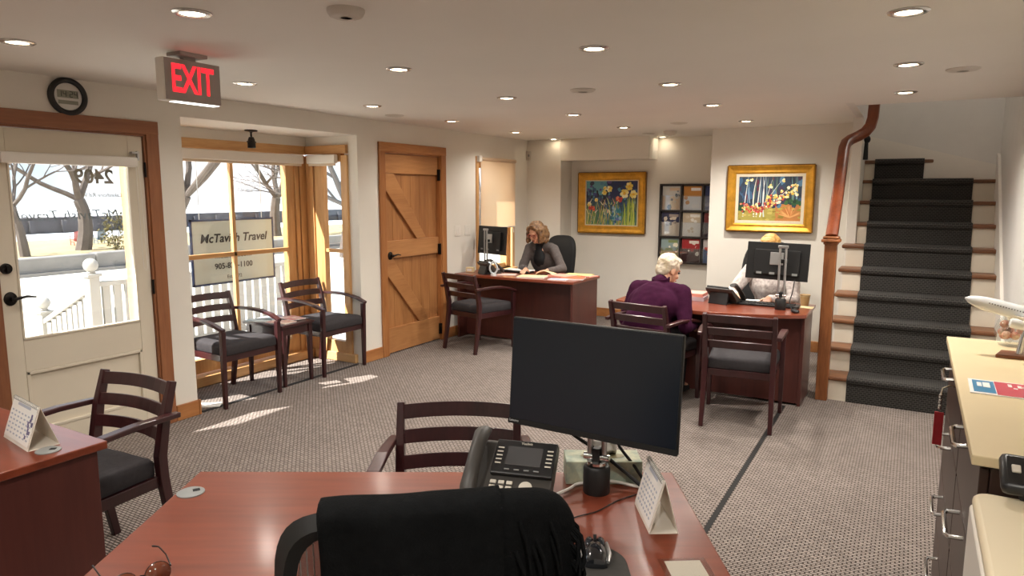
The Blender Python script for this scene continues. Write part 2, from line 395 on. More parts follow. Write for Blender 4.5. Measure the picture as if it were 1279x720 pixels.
def bay_side(n, ya, yb, s):
    # side light, plane y=ya (room face) to yb (outside)
    lo, hi = min(ya, yb), max(ya, yb)
    g = G(); g.bx(-5.195, -5.10, lo, hi, 0, 2.0); g.bx(-5.09, -4.98, lo+.01, hi-.01, 0, 2.0); g.bx(-4.735, -4.655, lo, hi, 0, 2.0)
    g.bx(-4.98, -4.735, lo+.01, hi-.01, .08, .2); g.bx(-4.98, -4.735, lo+.01, hi-.01, 1.94, 2.02)
    w = struct(g.obj('window_%d' % n, FIR, smooth=False, bevel=.005))
    g = G(); g.bx(-5.195, -4.655, lo-.008, hi+.008, 2.015, 2.095); g.obj('head_trim', FIRX, w, smooth=False, bevel=.005)
    g = G(); g.bx(-5.14, -4.6, lo-.014, hi+.014, 0, .085); g.obj('sill', FIRX, w, smooth=False, bevel=.006)
    m = (lo+hi)/2
    g = G(); g.bx(-4.98, -4.735, m-.02, m+.02, 1.07, 1.105); g.obj('muntin', FIRX, w, smooth=False, bevel=.004)
    g = G(); g.bx(-4.98, -4.735, m-.003, m+.003, .2, 1.94); g.obj('glass_pane', PANE, w, smooth=False)
bay_side(2, BY1-.025, BY1+.06, 1); bay_side(4, BY0+.025-.02, BY0-.08, -1)
def cassette(label, a, b, along):
    o = thing('roller_blind', label, 'blind', ((a[0]+b[0])/2, (a[1]+b[1])/2, 1.91))
    L = (V(b)-V(a)).length
    g = G(); d = (.05, L, .085) if along == 'y' else (L, .05, .085); g.box((0, 0, .055), d); g.obj('cassette', WHITE, o, bevel=.01)
    g = G(); d = (.02, L-.03, .022) if along == 'y' else (L-.03, .02, .022); g.box((0, 0, .002), d); g.obj('hem_bar', mat('hem_bar', 'D9C7B0', .6), o, bevel=.004)
cassette('white blind cassette above the large front pane of the bay window', (BX+.04, 3.45), (BX+.04, 4.86), 'y')
cassette('short white blind cassette over the narrow side pane of the bay', (-5.12, BY1-.06), (-4.75, BY1-.06), 'x')
# small window by the far desk
g = G(); x0, x1 = XL-.16, XL+.015
g.bx(x0, x1, 6.975, 7.03, .66, 2.08); g.bx(x0, XL-.002, 7.86, 7.92, .68, 2.02); g.bx(x0, XL-.06, 7.80, 7.86, .7, 2.0); g.bx(XL-.14, XL-.08, 7.03, 7.08, .7, 2.0)
w3 = struct(g.obj('window_3', FIR, smooth=False, bevel=.004))
g = G(); g.bx(x0, x1+.02, 6.99, 7.94, .64, .68); g.obj('sill', FIRH, w3, smooth=False, bevel=.004)
g = G(); g.bx(XL-.14, XL-.08, 7.08, 7.86, .68, .74); g.bx(XL-.14, XL-.08, 7.08, 7.86, 1.95, 2.02); g.obj('sash', FIRH, w3, smooth=False)
g = G(); g.bx(XL-.115, XL-.109, 7.06, 7.82, .72, 1.96); g.obj('glass_pane', PANE, w3, smooth=False)
o = thing('window_blind', 'cream translucent roller shade half lowered over the small window near the far desk', 'shade', (XL+.03, 7.47, 1.2))
g = G(); g.bx(-.004, .0, -.42, .40, .02, .86); g.obj('shade_fabric', SHADE, o, smooth=False)
g = G(); g.tube([(0, -.42, .85), (0, .40, .85)], .022, 14); g.obj('roller', SHADE, o)
g = G(); g.box((.0, -.455, .85), (.05, .06, .07)); g.obj('bracket', WHITE, o, bevel=.006)
g = G(); g.tube([(0, -.42, .015), (0, .40, .015)], .009, 10); g.obj('hem_bar', WHITE, o)
g = G(); g.tube([(.01, .35, .0), (.01, .35, -.06)], .003, 6); g.obj('pull', WHITE, o)

# ------------------------------------------------------------------ stairs
RS, RT, SY, NX = .1975, .21, 5.94, 10
def stairs():
    g = G()
    for k in range(NX):
        y0 = SY+k*RT+.028; xl = -.53 if k < 6 else -.465; xr = .632
        if k < 9: g.bx(xl+.012, xr, y0, y0+.02, k*RS, (k+1)*RS-.034)
        else: g.bx(xl, .20, y0, y0+.02, k*RS, (k+1)*RS-.034)
    s = g.obj('staircase', mat('riser_paint', 'E3DAC8', .55, var=.02), smooth=False)
    tag(s, 'staircase with white risers, oak treads and black carpet runner at the right', 'stairs')
    for k in range(NX):
        y0 = SY+k*RT; z = (k+1)*RS; xl = -.555 if k < 6 else -.465
        g = G()
        if k < 9: g.bx(xl, .632, y0, y0+RT+.03, z-.034, z)
        else: g.prism([(-.465, y0), (.19, y0), (.19, y0+.012), (-.465, y0+.165)], z-.034, z)
        g.obj('tread', OAKT, s, bevel=.01, smooth=False)
    # white stringer and skirt
    g = G(); pts = [(SY+.05, 0), (SY+6*RT+.05, 6*RS), (SY+6*RT+.05, 0)]
    M = Matrix(((0, 0, 1, 0), (1, 0, 0, 0), (0, 1, 0, 0), (0, 0, 0, 1)))
    for k in range(6): g.bx(-.53, -.50, SY+k*RT+.03, SY+6*RT+.06, max(0, k*RS-.0), (k+1)*RS-.034)
    g.obj('stringer', WHITE, s, smooth=False)
    g = G(); g.prism([(SY-.1, 0), (SY+.02, 0), (7.75, 1.72), (7.75, 2.02), (7.62, 1.98), (SY-.1, .36)], .612, .634, M); g.obj('skirt_board', WHITE, s, smooth=False)
    g = G(); pw = [(.63, 7.705), (-.46, 7.985)]
    a, b = V((.63, 7.700, 0)), V((-.46, 7.98, 0))
    q = [g.bm.verts.new(p) for p in ((a.x, a.y, 1.6), (b.x, b.y, 1.6), (b.x, b.y, 2.225), (a.x, a.y, 1.905), (a.x, a.y+.03, 1.6), (b.x, b.y+.03, 1.6), (b.x, b.y+.03, 2.225), (a.x, a.y+.03, 1.905))]
    for f in ((0, 1, 2, 3), (7, 6, 5, 4), (3, 2, 6, 7), (0, 3, 7, 4), (1, 5, 6, 2)): g.bm.faces.new([q[i] for i in f])
    g.obj('wall_skirt', WHITE, s, smooth=False)
    # carpet runner: follows risers and wraps each nosing
    prof = [(SY+.02, .0)]
    for k in range(NX):
        y0 = SY+k*RT; z = (k+1)*RS
        prof += [(y0+.018, k*RS+.012), (y0+.016, z-.05), (y0-.004, z-.034), (y0-.010, z-.012), (y0-.002, z+.004), (y0+.012, z+.008)]
        if k < NX-1: prof += [(y0+RT-.005, z+.008), (y0+RT+.016, z+.010)]
    bm = bmesh.new(); uv = bm.loops.layers.uv.new('UVMap'); d = 0; prev = None
    for i, (y, z) in enumerate(prof):
        k = max(0, (i-1)//8)
        xr = .445 if y < SY+9*RT-.03 else .05
        if prev is not None and abs(prev[3]-xr) > .01:
            pass
        if prev is not None: d += math.hypot(y-prev[4], z-prev[5])
        a = bm.verts.new((-.373, y, z)); b = bm.verts.new((xr, y, z))
        if prev is not None:
            f = bm.faces.new((prev[0], prev[1], b, a))
            for l, (uu, vv) in zip(f.loops, ((0, prev[2]), (prev[3]+.373, prev[2]), (xr+.373, d), (0, d))): l[uv].uv = (uu, vv)
        prev = (a, b, d, xr, y, z)
    me = bpy.data.meshes.new('carpet_runner'); bmesh.ops.recalc_face_normals(bm, faces=bm.faces); bm.to_mesh(me); bm.free(); me.materials.append(RUNNER)
    r = bpy.data.objects.new('carpet_runner', me); COL.objects.link(r); r.parent = s; r['label'] = 'black woven carpet runner'
    so = r.modifiers.new('solid', 'SOLIDIFY'); so.thickness = .008; so.offset = 0
    # newel and handrail
    nx, ny = -.548, 5.945
    g = G(); g.box((nx, ny, .63), (.088, .088, 1.26)); g.obj('newel_post', OAKS, s, bevel=.006)
    g = G()
    for z, w, h in ((1.262, .105, .02), (1.283, .135, .024), (1.306, .115, .02)): g.box((nx, ny, z), (w, w, h))
    g.obj('newel_cap', OAKS, s, bevel=.006)
    g = G(); P = [(nx, ny, 1.31), (-.552, 6.2, 1.56), (-.560, 6.55, 1.90), (-.565, 6.70, 2.035), (-.555, 6.76, 2.085), (-.525, 6.80, 2.115), (-.47, 6.84, 2.145), (-.42, 6.87, 2.18), (-.385, 6.89, 2.23), (-.37, 6.90, 2.30), (-.365, 6.90, 2.42), (-.365, 6.90, 2.6)]
    P = [V(p) for p in P]
    rings = []
    for i, p in enumerate(P):
        d = g.frame(P, i); a = d.cross(V((0, -1, .9)).normalized()).normalized(); u = a.cross(d).normalized()
        ring = []
        for k in range(12):
            t = 2*PI*k/12; cx = .046*math.copysign(abs(math.cos(t))**.7, math.cos(t)); cy = .036*math.copysign(abs(math.sin(t))**.7, math.sin(t))
            ring.append(p+a*cx+u*cy)
        rings.append(ring)
    g.loft(rings); g.obj('handrail', RAILW, s)
    g = G(); g.ball((-.425, 7.3, 2.145), (.028, .028, .036)); g.tube([(-.43, 7.3, 1.96), (-.43, 7.3, 2.13)], [.022, .016], 10); g.obj('upper_newel', BLKM, s)
stairs()

# ------------------------------------------------------------------ ceiling fittings
LAMPM = mat('lamp_glow', 'FFF3DC', .5, emit='FFE9C6', es=9)
TRIMR = mat('chrome_trim', 'C9C6C2', .25, metal=.8)
def recessed(x, y, label, power):
    o = thing('recessed_light', label, 'ceiling light', (x, y, H), 0, 'recessed ceiling lights')
    g = G(); g.lathe([(.074, 0), (.074, -.003), (.066, -.008), (.052, -.009), (.047, -.004), (.047, -.0005), (.074, 0)], n=28); g.obj('trim_ring', TRIMR, o)
    g = G(); g.lathe([(0, -.0015), (.046, -.0015), (.046, -.004), (.03, -.007), (0, -.0075)], n=24); g.obj('lens', LAMPM, o)
    l = bpy.data.lights.new('downlight', 'SPOT'); l.energy = power; l.color = (1, .94, .86); l.spot_size = R(150); l.spot_blend = .9; l.shadow_soft_size = .045
    q = bpy.data.objects.new('bulb', l); COL.objects.link(q); q.parent = o; q.location = (0, 0, -.03)
    return o
colx = {'a': (-3.9, 'left wall'), 'b': (-2.6, 'exit sign side'), 'c': (-1.41, 'middle of the room'), 'd': (-.09, 'stair side')}
rowy = [(1.77, 'first row from the camera'), (3.12, 'second row'), (4.42, 'third row'), (5.62, 'fourth row'), (7.04, 'fifth row'), (8.5, 'last row over the niche wall')]
LP = float(35)
spots = [(-2.476, 1.80, 'round recessed ceiling light in front of the exit sign, nearest to the camera'), (-3.65, 1.73, 'recessed ceiling light nearest the clock, at the upper left edge'),
 (-.073, 3.147, 'large recessed ceiling light at the upper right, nearest of the stair-side line'), (-1.387, 3.18, 'recessed ceiling light in the second row, over the middle of the room'),
 (-2.566, 3.158, 'recessed ceiling light in the second row, first one right of the exit sign'), (-3.753, 3.08, 'dim looking recessed light beside the right edge of the exit sign'),
 (-.083, 4.40, 'recessed ceiling light in the stair-side line, second from the camera'), (-.111, 5.58, 'recessed ceiling light closest to the stair opening'),
 (-1.407, 4.443, 'recessed ceiling light in the third row, middle line toward the stair painting'), (-2.639, 4.48, 'recessed ceiling light in the third row, just left of the round ceiling disc'),
 (-1.437, 5.634, 'recessed ceiling light in the fourth row, second before the painting wall'), (-3.817, 4.357, 'recessed ceiling light above the right end of the bay window'),
 (-3.942, 5.638, 'recessed ceiling light above the plank door'), (-2.68, 5.711, 'recessed ceiling light in the fourth row, between plank door and flower painting'),
 (-2.727, 7.068, 'recessed ceiling light over the right end of the far desk'), (-1.463, 7.02, 'recessed ceiling light closest to the painting wall beside the stairs'),
 (-4.018, 7.02, 'recessed ceiling light above the small shaded window'), (-4.099, 8.15, 'recessed ceiling light in the far left corner by the soffit'), (-2.757, 8.47, 'recessed ceiling light at the far wall beside the smoke alarm')]
for x, y, lb in spots: recessed(x, y, lb, LP*(.008 if y > 8 else 1.2 if y > 5 else .8)*(.35 if x < -3.5 else .7 if x < -2.4 and y < 2 else 1))
ALARM = mat('alarm_plastic', 'CBC4BA', .6)
def disc(x, y, r, h, label, name, cat):
    o = thing(name, label, cat, (x, y, H))
    g = G(); g.lathe([(0, -h), (r*.7, -h), (r*.86, -h*.85), (r*.95, -h*.5), (r, -h*.3), (r, 0), (0, 0)], n=28); g.obj('body', ALARM, o)
    g = G(); g.lathe([(r*.3, -h-.001), (r*.34, -h-.003), (r*.36, -h-.001), (r*.3, -h-.001)], n=20); g.obj('grille_ring', ALARM, o)
disc(-1.927, 2.063, .072, .03, 'round white smoke alarm on the ceiling, nearest to the camera', 'smoke_alarm', 'smoke alarm')
disc(-2.445, 7.773, .075, .045, 'thick white smoke alarm on the far ceiling by the shelf wall', 'smoke_alarm', 'smoke alarm')
disc(.179, 4.714, .085, .012, 'flat round ceiling cover plate at the right, near the stairs', 'ceiling_speaker', 'speaker')
disc(-1.992, 4.391, .085, .016, 'flat round ceiling disc in the middle of the room', 'ceiling_speaker', 'speaker')
disc(-2.082, 6.895, .085, .012, 'flat round ceiling disc in front of the painting wall', 'ceiling_speaker', 'speaker')
disc(-4.108, 4.986, .085, .012, 'flat round ceiling disc above the gap between bay and plank door', 'ceiling_speaker', 'speaker')
disc(-2.751, 7.93, .075, .008, 'faint flat ceiling disc over the niche edge', 'ceiling_speaker', 'speaker')

# exit sign
o = thing('exit_sign', 'ceiling mounted grey exit sign with red EXIT letters', 'exit sign', (-3.23, 2.313, 2.10))
EXR = mat('exit_red', 'E0202A', .4, emit='FF2430', es=.7); EXG = mat('exit_grey', 'A29A94', .5)
g = G(); g.bx(-.04, .026, -.158, .158, 0, .205); g.obj('housing', WHITE, o, bevel=.004)
g = G(); g.bx(.0262, .030, -.155, .155, .003, .202); fp = g.obj('face_plate', EXG, o, smooth=False)
text_mesh('EXIT', .19, basis((0, 1, 0), (0, 0, 1), (.0312, -.004, .103)), EXR, 'lettering', fp, bold=.004, sx=.62)
g = G(); g.bx(-.03, .02, -.10, .15, -.003, 0); g.obj('bottom_lens', mat('exit_lens', 'FFFFFF', .4, emit='FFFFFF', es=1.2), o, smooth=False)
g = G(); g.bx(-.055, .055, -.085, .07, .222, .24); g.bx(-.015, .015, -.04, .03, .2, .224); g.obj('ceiling_mount', EXG, o, bevel=.003)
# clock
o = thing('wall_clock', 'round digital wall clock with thick black rim above the entry door', 'clock', (XL, 2.40, 2.228))
T = Matrix.Rotation(PI/2, 4, 'Y')
g = G(); g.lathe([(.082, 0), (.112, 0), (.115, .012), (.112, .024), (.098, .030), (.085, .026), (.081, .016)], n=40, M=T); g.obj('rim', BLK, o)
g = G(); g.lathe([(0, .012), (.083, .012), (.083, .004), (0, .004)], n=36, M=T); g.obj('dial', mat('clock_dial', 'D8D5CF', .5), o)
LCD = mat('lcd_green', '8E9080', .4); LCDD = mat('lcd_digits', '2E302A', .5)
g = G(); g.bx(.0125, .014, -.062, .062, -.008, .038); d = g.obj('time_display', LCD, o, smooth=False)
g = G(); g.bx(.0125, .014, -.058, .058, -.046, -.023); d2 = g.obj('date_display', LCD, o, smooth=False)
SEG = {'1': 'bc', '4': 'fgbc', '2': 'abged'}
def seg7(ch, y, z, w, h, g, x):
    t = .004
    q = {'a': (y, z+h, w, t), 'g': (y, z+h/2, w, t), 'd': (y, z, w, t), 'f': (y-w/2, z+h*.75, t, h/2), 'b': (y+w/2, z+h*.75, t, h/2), 'e': (y-w/2, z+h*.25, t, h/2), 'c': (y+w/2, z+h*.25, t, h/2)}
    for s in SEG[ch]: a = q[s]; g.box((x, a[0], a[1]), (.001, a[2], a[3]))
g = G()
for ch, y in zip('1424', (-.046, -.019, .019, .046)): seg7(ch, y, -.001, .016, .032, g, .0146)
g.box((.0146, 0, .009), (.001, .004, .004)); g.box((.0146, 0, .022), (.001, .004, .004)); g.obj('digits', LCDD, d, smooth=False)
# bay ceiling spot lamp
o = thing('ceiling_spotlight', 'small black adjustable spotlight on the bay window ceiling', 'spotlight', (-4.98, 4.125, 2.18))
g = G(); g.lathe([(0, 0), (.055, 0), (.052, -.010), (.015, -.016), (.012, -.02), (0, -.02)], n=24); g.obj('canopy', BRZ, o)
g = G(); g.tube([(0, 0, -.015), (0, 0, -.06)], .008, 10); g.obj('stem', BRZ, o)
g = G(); g.lathe([(0, -.055), (.02, -.06), (.028, -.08), (.034, -.11), (.034, -.15), (.028, -.152), (0, -.14)], n=20); g.box((0, 0, -.1), (.012, .09, .01)); g.obj('lamp_head', BRZ, o)
# wall switches, sensor
for y, lb in ((6.59, 'left white rocker switch plate between plank door and shaded window'), (6.79, 'right white rocker switch plate between plank door and shaded window')):
    o = thing('light_switch', lb, 'switch', (XL, y, 1.215)); g = G(); g.bx(0, .006, -.06, .06, -.06, .06); g.obj('cover_plate', WHITE, o, bevel=.003)
    for k in (-.025, .025):
        g = G(); g.bx(.006, .010, k-.016, k+.016, -.032, .032); g.obj('rocker', WHITE, o, bevel=.002)
o = thing('motion_sensor', 'small white motion sensor in the far left corner under the ceiling', 'sensor', (-4.51, 8.23, 2.14))
g = G(); g.prism(rrect(-.03, .03, -.02, .02, .012), -.06, .06); g.obj('housing', ALARM, o); g = G(); g.box((.012, -.021, .0), (.022, .004, .03)); g.obj('lens', GREYP, o)

# ------------------------------------------------------------------ pictures
def painting_canvas(w, h, strokes, parent):
    """strokes: (list of pts 2d, colour) painted back to front on a canvas in local X-Z, facing -Y"""
    bm = bmesh.new(); cl = bm.loops.layers.color.new('col'); y = 0
    for i, (pts, c) in enumerate(strokes):
        pts = [(min(max(a, -w/2), w/2), min(max(b, -h/2), h/2)) for a, b in pts]
        y -= .000012
        try: f = bm.faces.new([bm.verts.new((a, y, b)) for a, b in pts])
        except Exception: continue
        c = srgb(c)
        for l in f.loops: l[cl] = (*[x*12.92 if x <= .0031308 else 1.055*x**(1/2.4)-.055 for x in c], 1)
    me = bpy.data.meshes.new('canvas'); bm.to_mesh(me); bm.free(); me.materials.append(attr_mat('oil_paint', .5, .25))
    o = bpy.data.objects.new('canvas', me); COL.objects.link(o); o.parent = parent; return o
def blade(x0, z0, x1, z1, w, bend=0, n=5):
    L, Rr = [], []; d = V((x1-x0, z1-z0)); p = V((-d.y, d.x)).normalized()
    for i in range(n+1):
        t = i/n; c = V((x0, z0))+d*t+p*bend*math.sin(PI*t); ww = w*(1-t)**.6/2+.0006
        L.append(tuple(c+p*ww)); Rr.append(tuple(c-p*ww))
    return L+Rr[::-1]
def dab(x, z, r, rnd, n=7, sq=1): return [(x+r*(.75+.5*rnd.random())*math.cos(2*PI*i/n), z+sq*r*(.75+.5*rnd.random())*math.sin(2*PI*i/n)) for i in range(n)]
def rect(x0, x1, z0, z1): return [(x0, z0), (x1, z0), (x1, z1), (x0, z1)]
def frame_obj(o, w, h, fw, depth, liner):
    """gilded moulding: outer w x h, width fw, mitred profile"""
    prof = [(0, 0), (0, depth*.8), (fw*.12, depth), (fw*.22, depth*.86), (fw*.6, depth*.62), (fw*.82, depth*.66), (fw, depth*.45), (fw, 0)]
    g = G(); cs = [(-1, -1), (1, -1), (1, 1), (-1, 1)]; L = []
    for sx, sz in cs: L.append([g.bm.verts.new((sx*(w/2-a), -b, sz*(h/2-a))) for a, b in prof])
    for i in range(4):
        A, B = L[i], L[(i+1) % 4]
        for k in range(len(prof)): j = (k+1) % len(prof); g.bm.faces.new((A[k], A[j], B[j], B[k]))
    g.obj('gilt_frame', GOLD, o, angle=25)
    g = G()
    for sx, sz in cs: pass
    t = .010
    for (a, b, c, d) in ((-w/2, w/2, h/2, h/2+t), (-w/2, w/2, -h/2-t, -h/2), (-w/2-t, -w/2, -h/2, h/2), (w/2, w/2+t, -h/2, h/2)): g.bx(a, b, -depth*.75, 0, c, d)
    g.obj('dark_edge', GOLDD, o, smooth=False)
    iw, ih = w-2*fw, h-2*fw
    if liner:
        g = G(); l = liner
        for (a, b, c, d) in ((-iw/2, iw/2, ih/2-l, ih/2), (-iw/2, iw/2, -ih/2, -ih/2+l), (-iw/2, -iw/2+l, -ih/2+l, ih/2-l), (iw/2-l, iw/2, -ih/2+l, ih/2-l)): g.bx(a, b, -depth*.4, 0, c, d)
        g.obj('linen_liner', LINEN, o, smooth=False); iw -= 2*l; ih -= 2*l
    g = G(); g.bx(-iw/2-.004, iw/2+.004, -.010, 0, -ih/2-.004, ih/2+.004); g.obj('backing', LINEN, o, smooth=False)
    return iw, ih
rnd = random.Random(4)
o = thing('framed_painting', 'gold framed painting of yellow daffodils and irises, in the wall niche behind the far desk', 'painting', (-3.45, 8.575, 1.518))
iw, ih = frame_obj(o, .93, .785, .095, .05, .012)
S = [(rect(-iw/2, iw/2, -ih/2, ih/2), '2E4A5E'), (rect(-iw/2, -iw*.05, ih*.18, ih/2), '5D9AA6'), (rect(-iw*.1, iw/2, ih*.1, ih/2), '25305A'), (rect(-iw/2, iw/2, -ih/2, -ih*.2), '3E6A58')]
for i in range(70): S.append((dab(rnd.uniform(-iw/2, iw/2), rnd.uniform(-ih*.1, ih/2), rnd.uniform(.012, .03), rnd), rnd.choice(['2B3F6B', '3C4A86', '27344B', '4F86A0', '1F2A4A', '5B4E86', '33587A'])))
for i in range(26): S.append((dab(rnd.uniform(-iw/2, -iw*.08), rnd.uniform(ih*.0, ih*.3), rnd.uniform(.010, .02), rnd, sq=1.8), rnd.choice(['1F2440', '3B3566', '22304E', '15202E'])))
for i in range(120):
    x = rnd.uniform(-iw/2, iw/2); S.append((blade(x, -ih/2, x+rnd.uniform(-.08, .08), rnd.uniform(-ih*.2, ih*.15), rnd.uniform(.006, .016), rnd.uniform(-.02, .02)), rnd.choice(['8FA04A', '6E8F45', 'A9B45A', '557A4C', '4D8A88', 'C9C36E', '3D6F7A', '7F9A9E', 'B59A6A'])))
for i in range(30): S.append((dab(rnd.uniform(-iw*.02, iw*.2), rnd.uniform(-ih*.45, -ih*.1), rnd.uniform(.008, .02), rnd, sq=1.6), rnd.choice(['2F7C8A', '5A6FA8', '7C78B0', '2B5F78', '8FB0C4'])))
for i in range(22): x = rnd.uniform(iw*.24, iw*.46); S.append((blade(x, -ih/2, x+rnd.uniform(-.05, .03), rnd.uniform(ih*.0, ih*.22), rnd.uniform(.012, .022), rnd.uniform(-.01, .01)), rnd.choice(['9DB53C', 'B6C653', '7C9A38', 'C8CC66'])))
def daffodil(x, z, r):
    for k in range(6):
        a = k*PI/3+rnd.random()*.4; S.append((dab(x+r*.75*math.cos(a), z+r*.75*math.sin(a), r*.5, rnd), rnd.choice(['F3E7A0', 'EBD878', 'F6F0C4', 'E6CC5C'])))
    S.append((dab(x, z, r*.42, rnd), 'E8B93A'))
for x, z, r in ((iw*.25, ih*.22, .05), (iw*.34, ih*.38, .045), (iw*.42, ih*.2, .045), (-iw*.14, ih*.24, .03), (-iw*.04, ih*.32, .035), (-iw*.13, ih*.34, .022), (-iw*.3, ih*.07, .022), (-iw*.44, -ih*.03, .025)): daffodil(x, z, r)
for x, z in ((-iw*.4, -ih*.1), (-iw*.36, -ih*.13), (iw*.13, ih*.1), (iw*.17, ih*.08)):
    for k in range(5): S.append((dab(x+rnd.uniform(-.02, .02), z+rnd.uniform(-.015, .015), .02, rnd), rnd.choice(['D4503A', 'E2664A', 'B93A33', 'E98A62'])))
for i in range(24): S.append((blade(x0 := rnd.uniform(-iw*.45, iw*.1), z0 := rnd.uniform(-ih*.3, 0), x0+rnd.uniform(-.05, .05), z0+rnd.uniform(.03, .09), .01), rnd.choice(['E3D9A8', 'D9A08A', 'C9D59A', 'EFE9D0'])))
c = painting_canvas(iw, ih, S, o); c.location = (0, -.0105, 0)
rnd = random.Random(9)
o = thing('framed_painting', 'gold framed painting of birch trunks and red autumn leaves, on the wall beside the stairs', 'painting', (-1.33, 7.712, 1.592))
iw, ih = frame_obj(o, .86, .69, .085, .05, .03)
S = [(rect(-iw/2, iw/2, -ih/2, ih/2), '2C3A4C'), (rect(-iw/2, iw/2, -ih/2, -ih*.18), 'A79A4A'), (rect(iw*.1, iw/2, -ih/2, -ih*.12), 'BD7F45')]
for i in range(60): S.append((dab(rnd.uniform(-iw/2, iw/2), rnd.uniform(-ih*.15, ih/2), rnd.uniform(.012, .03), rnd, sq=1.6), rnd.choice(['27425A', '1E2A38', '3C5E7E', '2D3E36', '44344C', '5A1F34', '24324A', '507A9A'])))
for i in range(16): x = rnd.uniform(-iw/2, iw/2); S.append((blade(x, -ih*.1, x+rnd.uniform(-.03, .03), ih/2, .008), rnd.choice(['5E86A6', '8AA4B4', '34506A', '6F8F6A'])))
for x, b in ((-iw*.42, .0), (-iw*.24, .02), (-iw*.2, .0), (-iw*.14, -.02), (-iw*.08, .02)): S.append((blade(x, -ih*.42, x+rnd.uniform(-.02, .05), ih/2, .012, b), rnd.choice(['DFE0D4', 'C9D2CE', 'EDEBDF'])))
for a in ((-.05, -.08, .02, .2), (-.02, -.1, .16, .08), (.0, -.1, .22, .14), (-.05, -.05, .12, .2)): S.append((blade(*a, .006), 'D8D6C8'))
for i in range(40): S.append((dab(rnd.uniform(-iw/2, iw/2), rnd.uniform(-ih/2, -ih*.2), rnd.uniform(.01, .03), rnd, sq=.5), rnd.choice(['B3A64E', '9A8E3C', 'C2B060', '8E7A34'])))
for i in range(24): x0 = iw*.33; z0 = -ih*.42; a = rnd.uniform(.2, 2.9); S.append((blade(x0, z0, x0+.12*math.cos(a), z0+.12*math.sin(a), .012), rnd.choice(['D08A4E', 'C2743C', 'E0A86A'])))
for i in range(12): S.append((dab(rnd.uniform(iw*.25, iw*.5), rnd.uniform(-ih*.15, ih*.05), .022, rnd), rnd.choice(['2E5A36', '1F3D2A', '3E6A3A'])))
for i in range(8): S.append((dab(rnd.uniform(-iw*.5, -iw*.42), rnd.uniform(-ih*.3, -ih*.1), .02, rnd), '234A30'))
for i in range(70):
    t = rnd.random(); x = -iw*.45+t*iw*.62+rnd.uniform(-.02, .02); z = -ih*.2+rnd.uniform(-.05, .04)+max(0, t-.5)*.22
    S.append((dab(x, z, rnd.uniform(.008, .017), rnd, 6), rnd.choice(['C24436', 'D9654A', 'A22F34', 'E58B66', 'EBC96A', 'F0DDA0', '8A2430'])))
for i in range(60):
    t = rnd.random(); x = -iw*.05+t*iw*.48; z = -ih*.1+t*.16+rnd.uniform(-.06, .06)
    S.append((dab(x, z, rnd.uniform(.008, .018), rnd, 6), rnd.choice(['EAD37A', 'F2E4A8', 'E0BE52', 'F4EED0', 'C8512F'])))
for x, z in ((-iw*.38, ih*.38), (-iw*.28, ih*.4), (iw*.02, ih*.3), (iw*.2, ih*.4), (iw*.4, ih*.2), (iw*.44, ih*.1)):
    for k in range(4): S.append((dab(x+rnd.uniform(-.02, .02), z+rnd.uniform(-.02, .02), .013, rnd, 6), rnd.choice(['F0E6B4', 'E6D37E', 'F6F0D8'])))
c = painting_canvas(iw, ih, S, o); c.location = (0, -.0105, 0)

# brochure rack in the niche -------------------------------------------------
RACKM = mat('rack_dark_wood', '2A2320', .5, var=.1); ACR = glass('clear_acrylic', (.96, .97, .98), .12)
rack = thing('brochure_rack', 'dark wall mounted rack of clear brochure pockets beside the flower painting', 'rack', (-2.378, 8.58, .78))
RW, RH = .80, .975; cw = RW/3; ch = RH/3
g = G()
for i in range(4): g.bx(-RW/2+i*cw-.009, -RW/2+i*cw+.009, -.07, 0, 0, RH)
for j in range(4): g.bx(-RW/2-.009, RW/2+.009, -.0695, 0, j*ch-.009, j*ch+.009)
g.obj('grid_frame', RACKM, rack, smooth=False)
g = G(); g.bx(-RW/2, RW/2, -.010, 0, 0, RH); g.obj('back_panel', RACKM, rack, smooth=False)
covers = [[('8FA2A0', '7E8C58', 'E7DFC8', 'pale landscape cover, bottom left pocket'), ('A8262A', '3A1518', 'E9E1D6', 'deep red cover with white panel, bottom middle pocket'), ('C9C2BE', '6A7C9E', 'C05248', 'grey blue cover, bottom right pocket')],
          [('2B2C4A', 'C8BBA8', '9A8E84', 'navy topped cover, middle left pocket'), ('CFC0A4', 'EDEBE4', 'D8CCB6', 'cream cover, centre pocket'), ('7A2E2C', '3B3A44', 'C9B7A6', 'dark red cover, middle right pocket')],
          [('C9C8C2', 'D6BFA0', '4C5A6A', 'pale cover with dark corner label, top left pocket'), ('C98B3A', 'E8EEF4', 'F2F4F4', 'amber topped white cover, top middle pocket'), ('2A3C6E', '4C5A86', '8C96B4', 'blue cover, top right pocket')]]
for j in range(3):
    for i in range(3):
        c1, c2, c3, lb = covers[j][i]; cx = -2.378-RW/2+(i+.5)*cw; cz = .78+j*ch+.012
        b = thing('brochure', 'brochure with '+lb+' of the wall rack', 'brochure', (cx, 8.58-.024, cz), 0, 'brochures in the wall rack')
        g = G(); g.bx(-.112, .112, -.010, 0, .0, ch*.9); g.obj('pages', PAPER, b, smooth=False)
        S = [(rect(-.115, .115, -.15, .15), c1), (rect(-.115, .115, -.15, .02), c2)]
        rr = random.Random(i*7+j)
        for k in range(9): S.append((dab(rr.uniform(-.09, .09), rr.uniform(-.12, .1), rr.uniform(.012, .035), rr, 6), rr.choice([c1, c2, c3, c3])))
        S.append((rect(-.02, .10, .09, .125), c3 if (i+j) % 2 else c2))
        k = painting_canvas(.222, .29, S, b); k.location = (0, -.0112, ch*.45); k.name = 'cover'
        g = G(); g.bx(cx+2.378-cw/2+.012, cx+2.378+cw/2-.012, -.068, -.064, .010+j*ch, .19+j*ch); g.obj('pocket_front', ACR, rack, smooth=False)

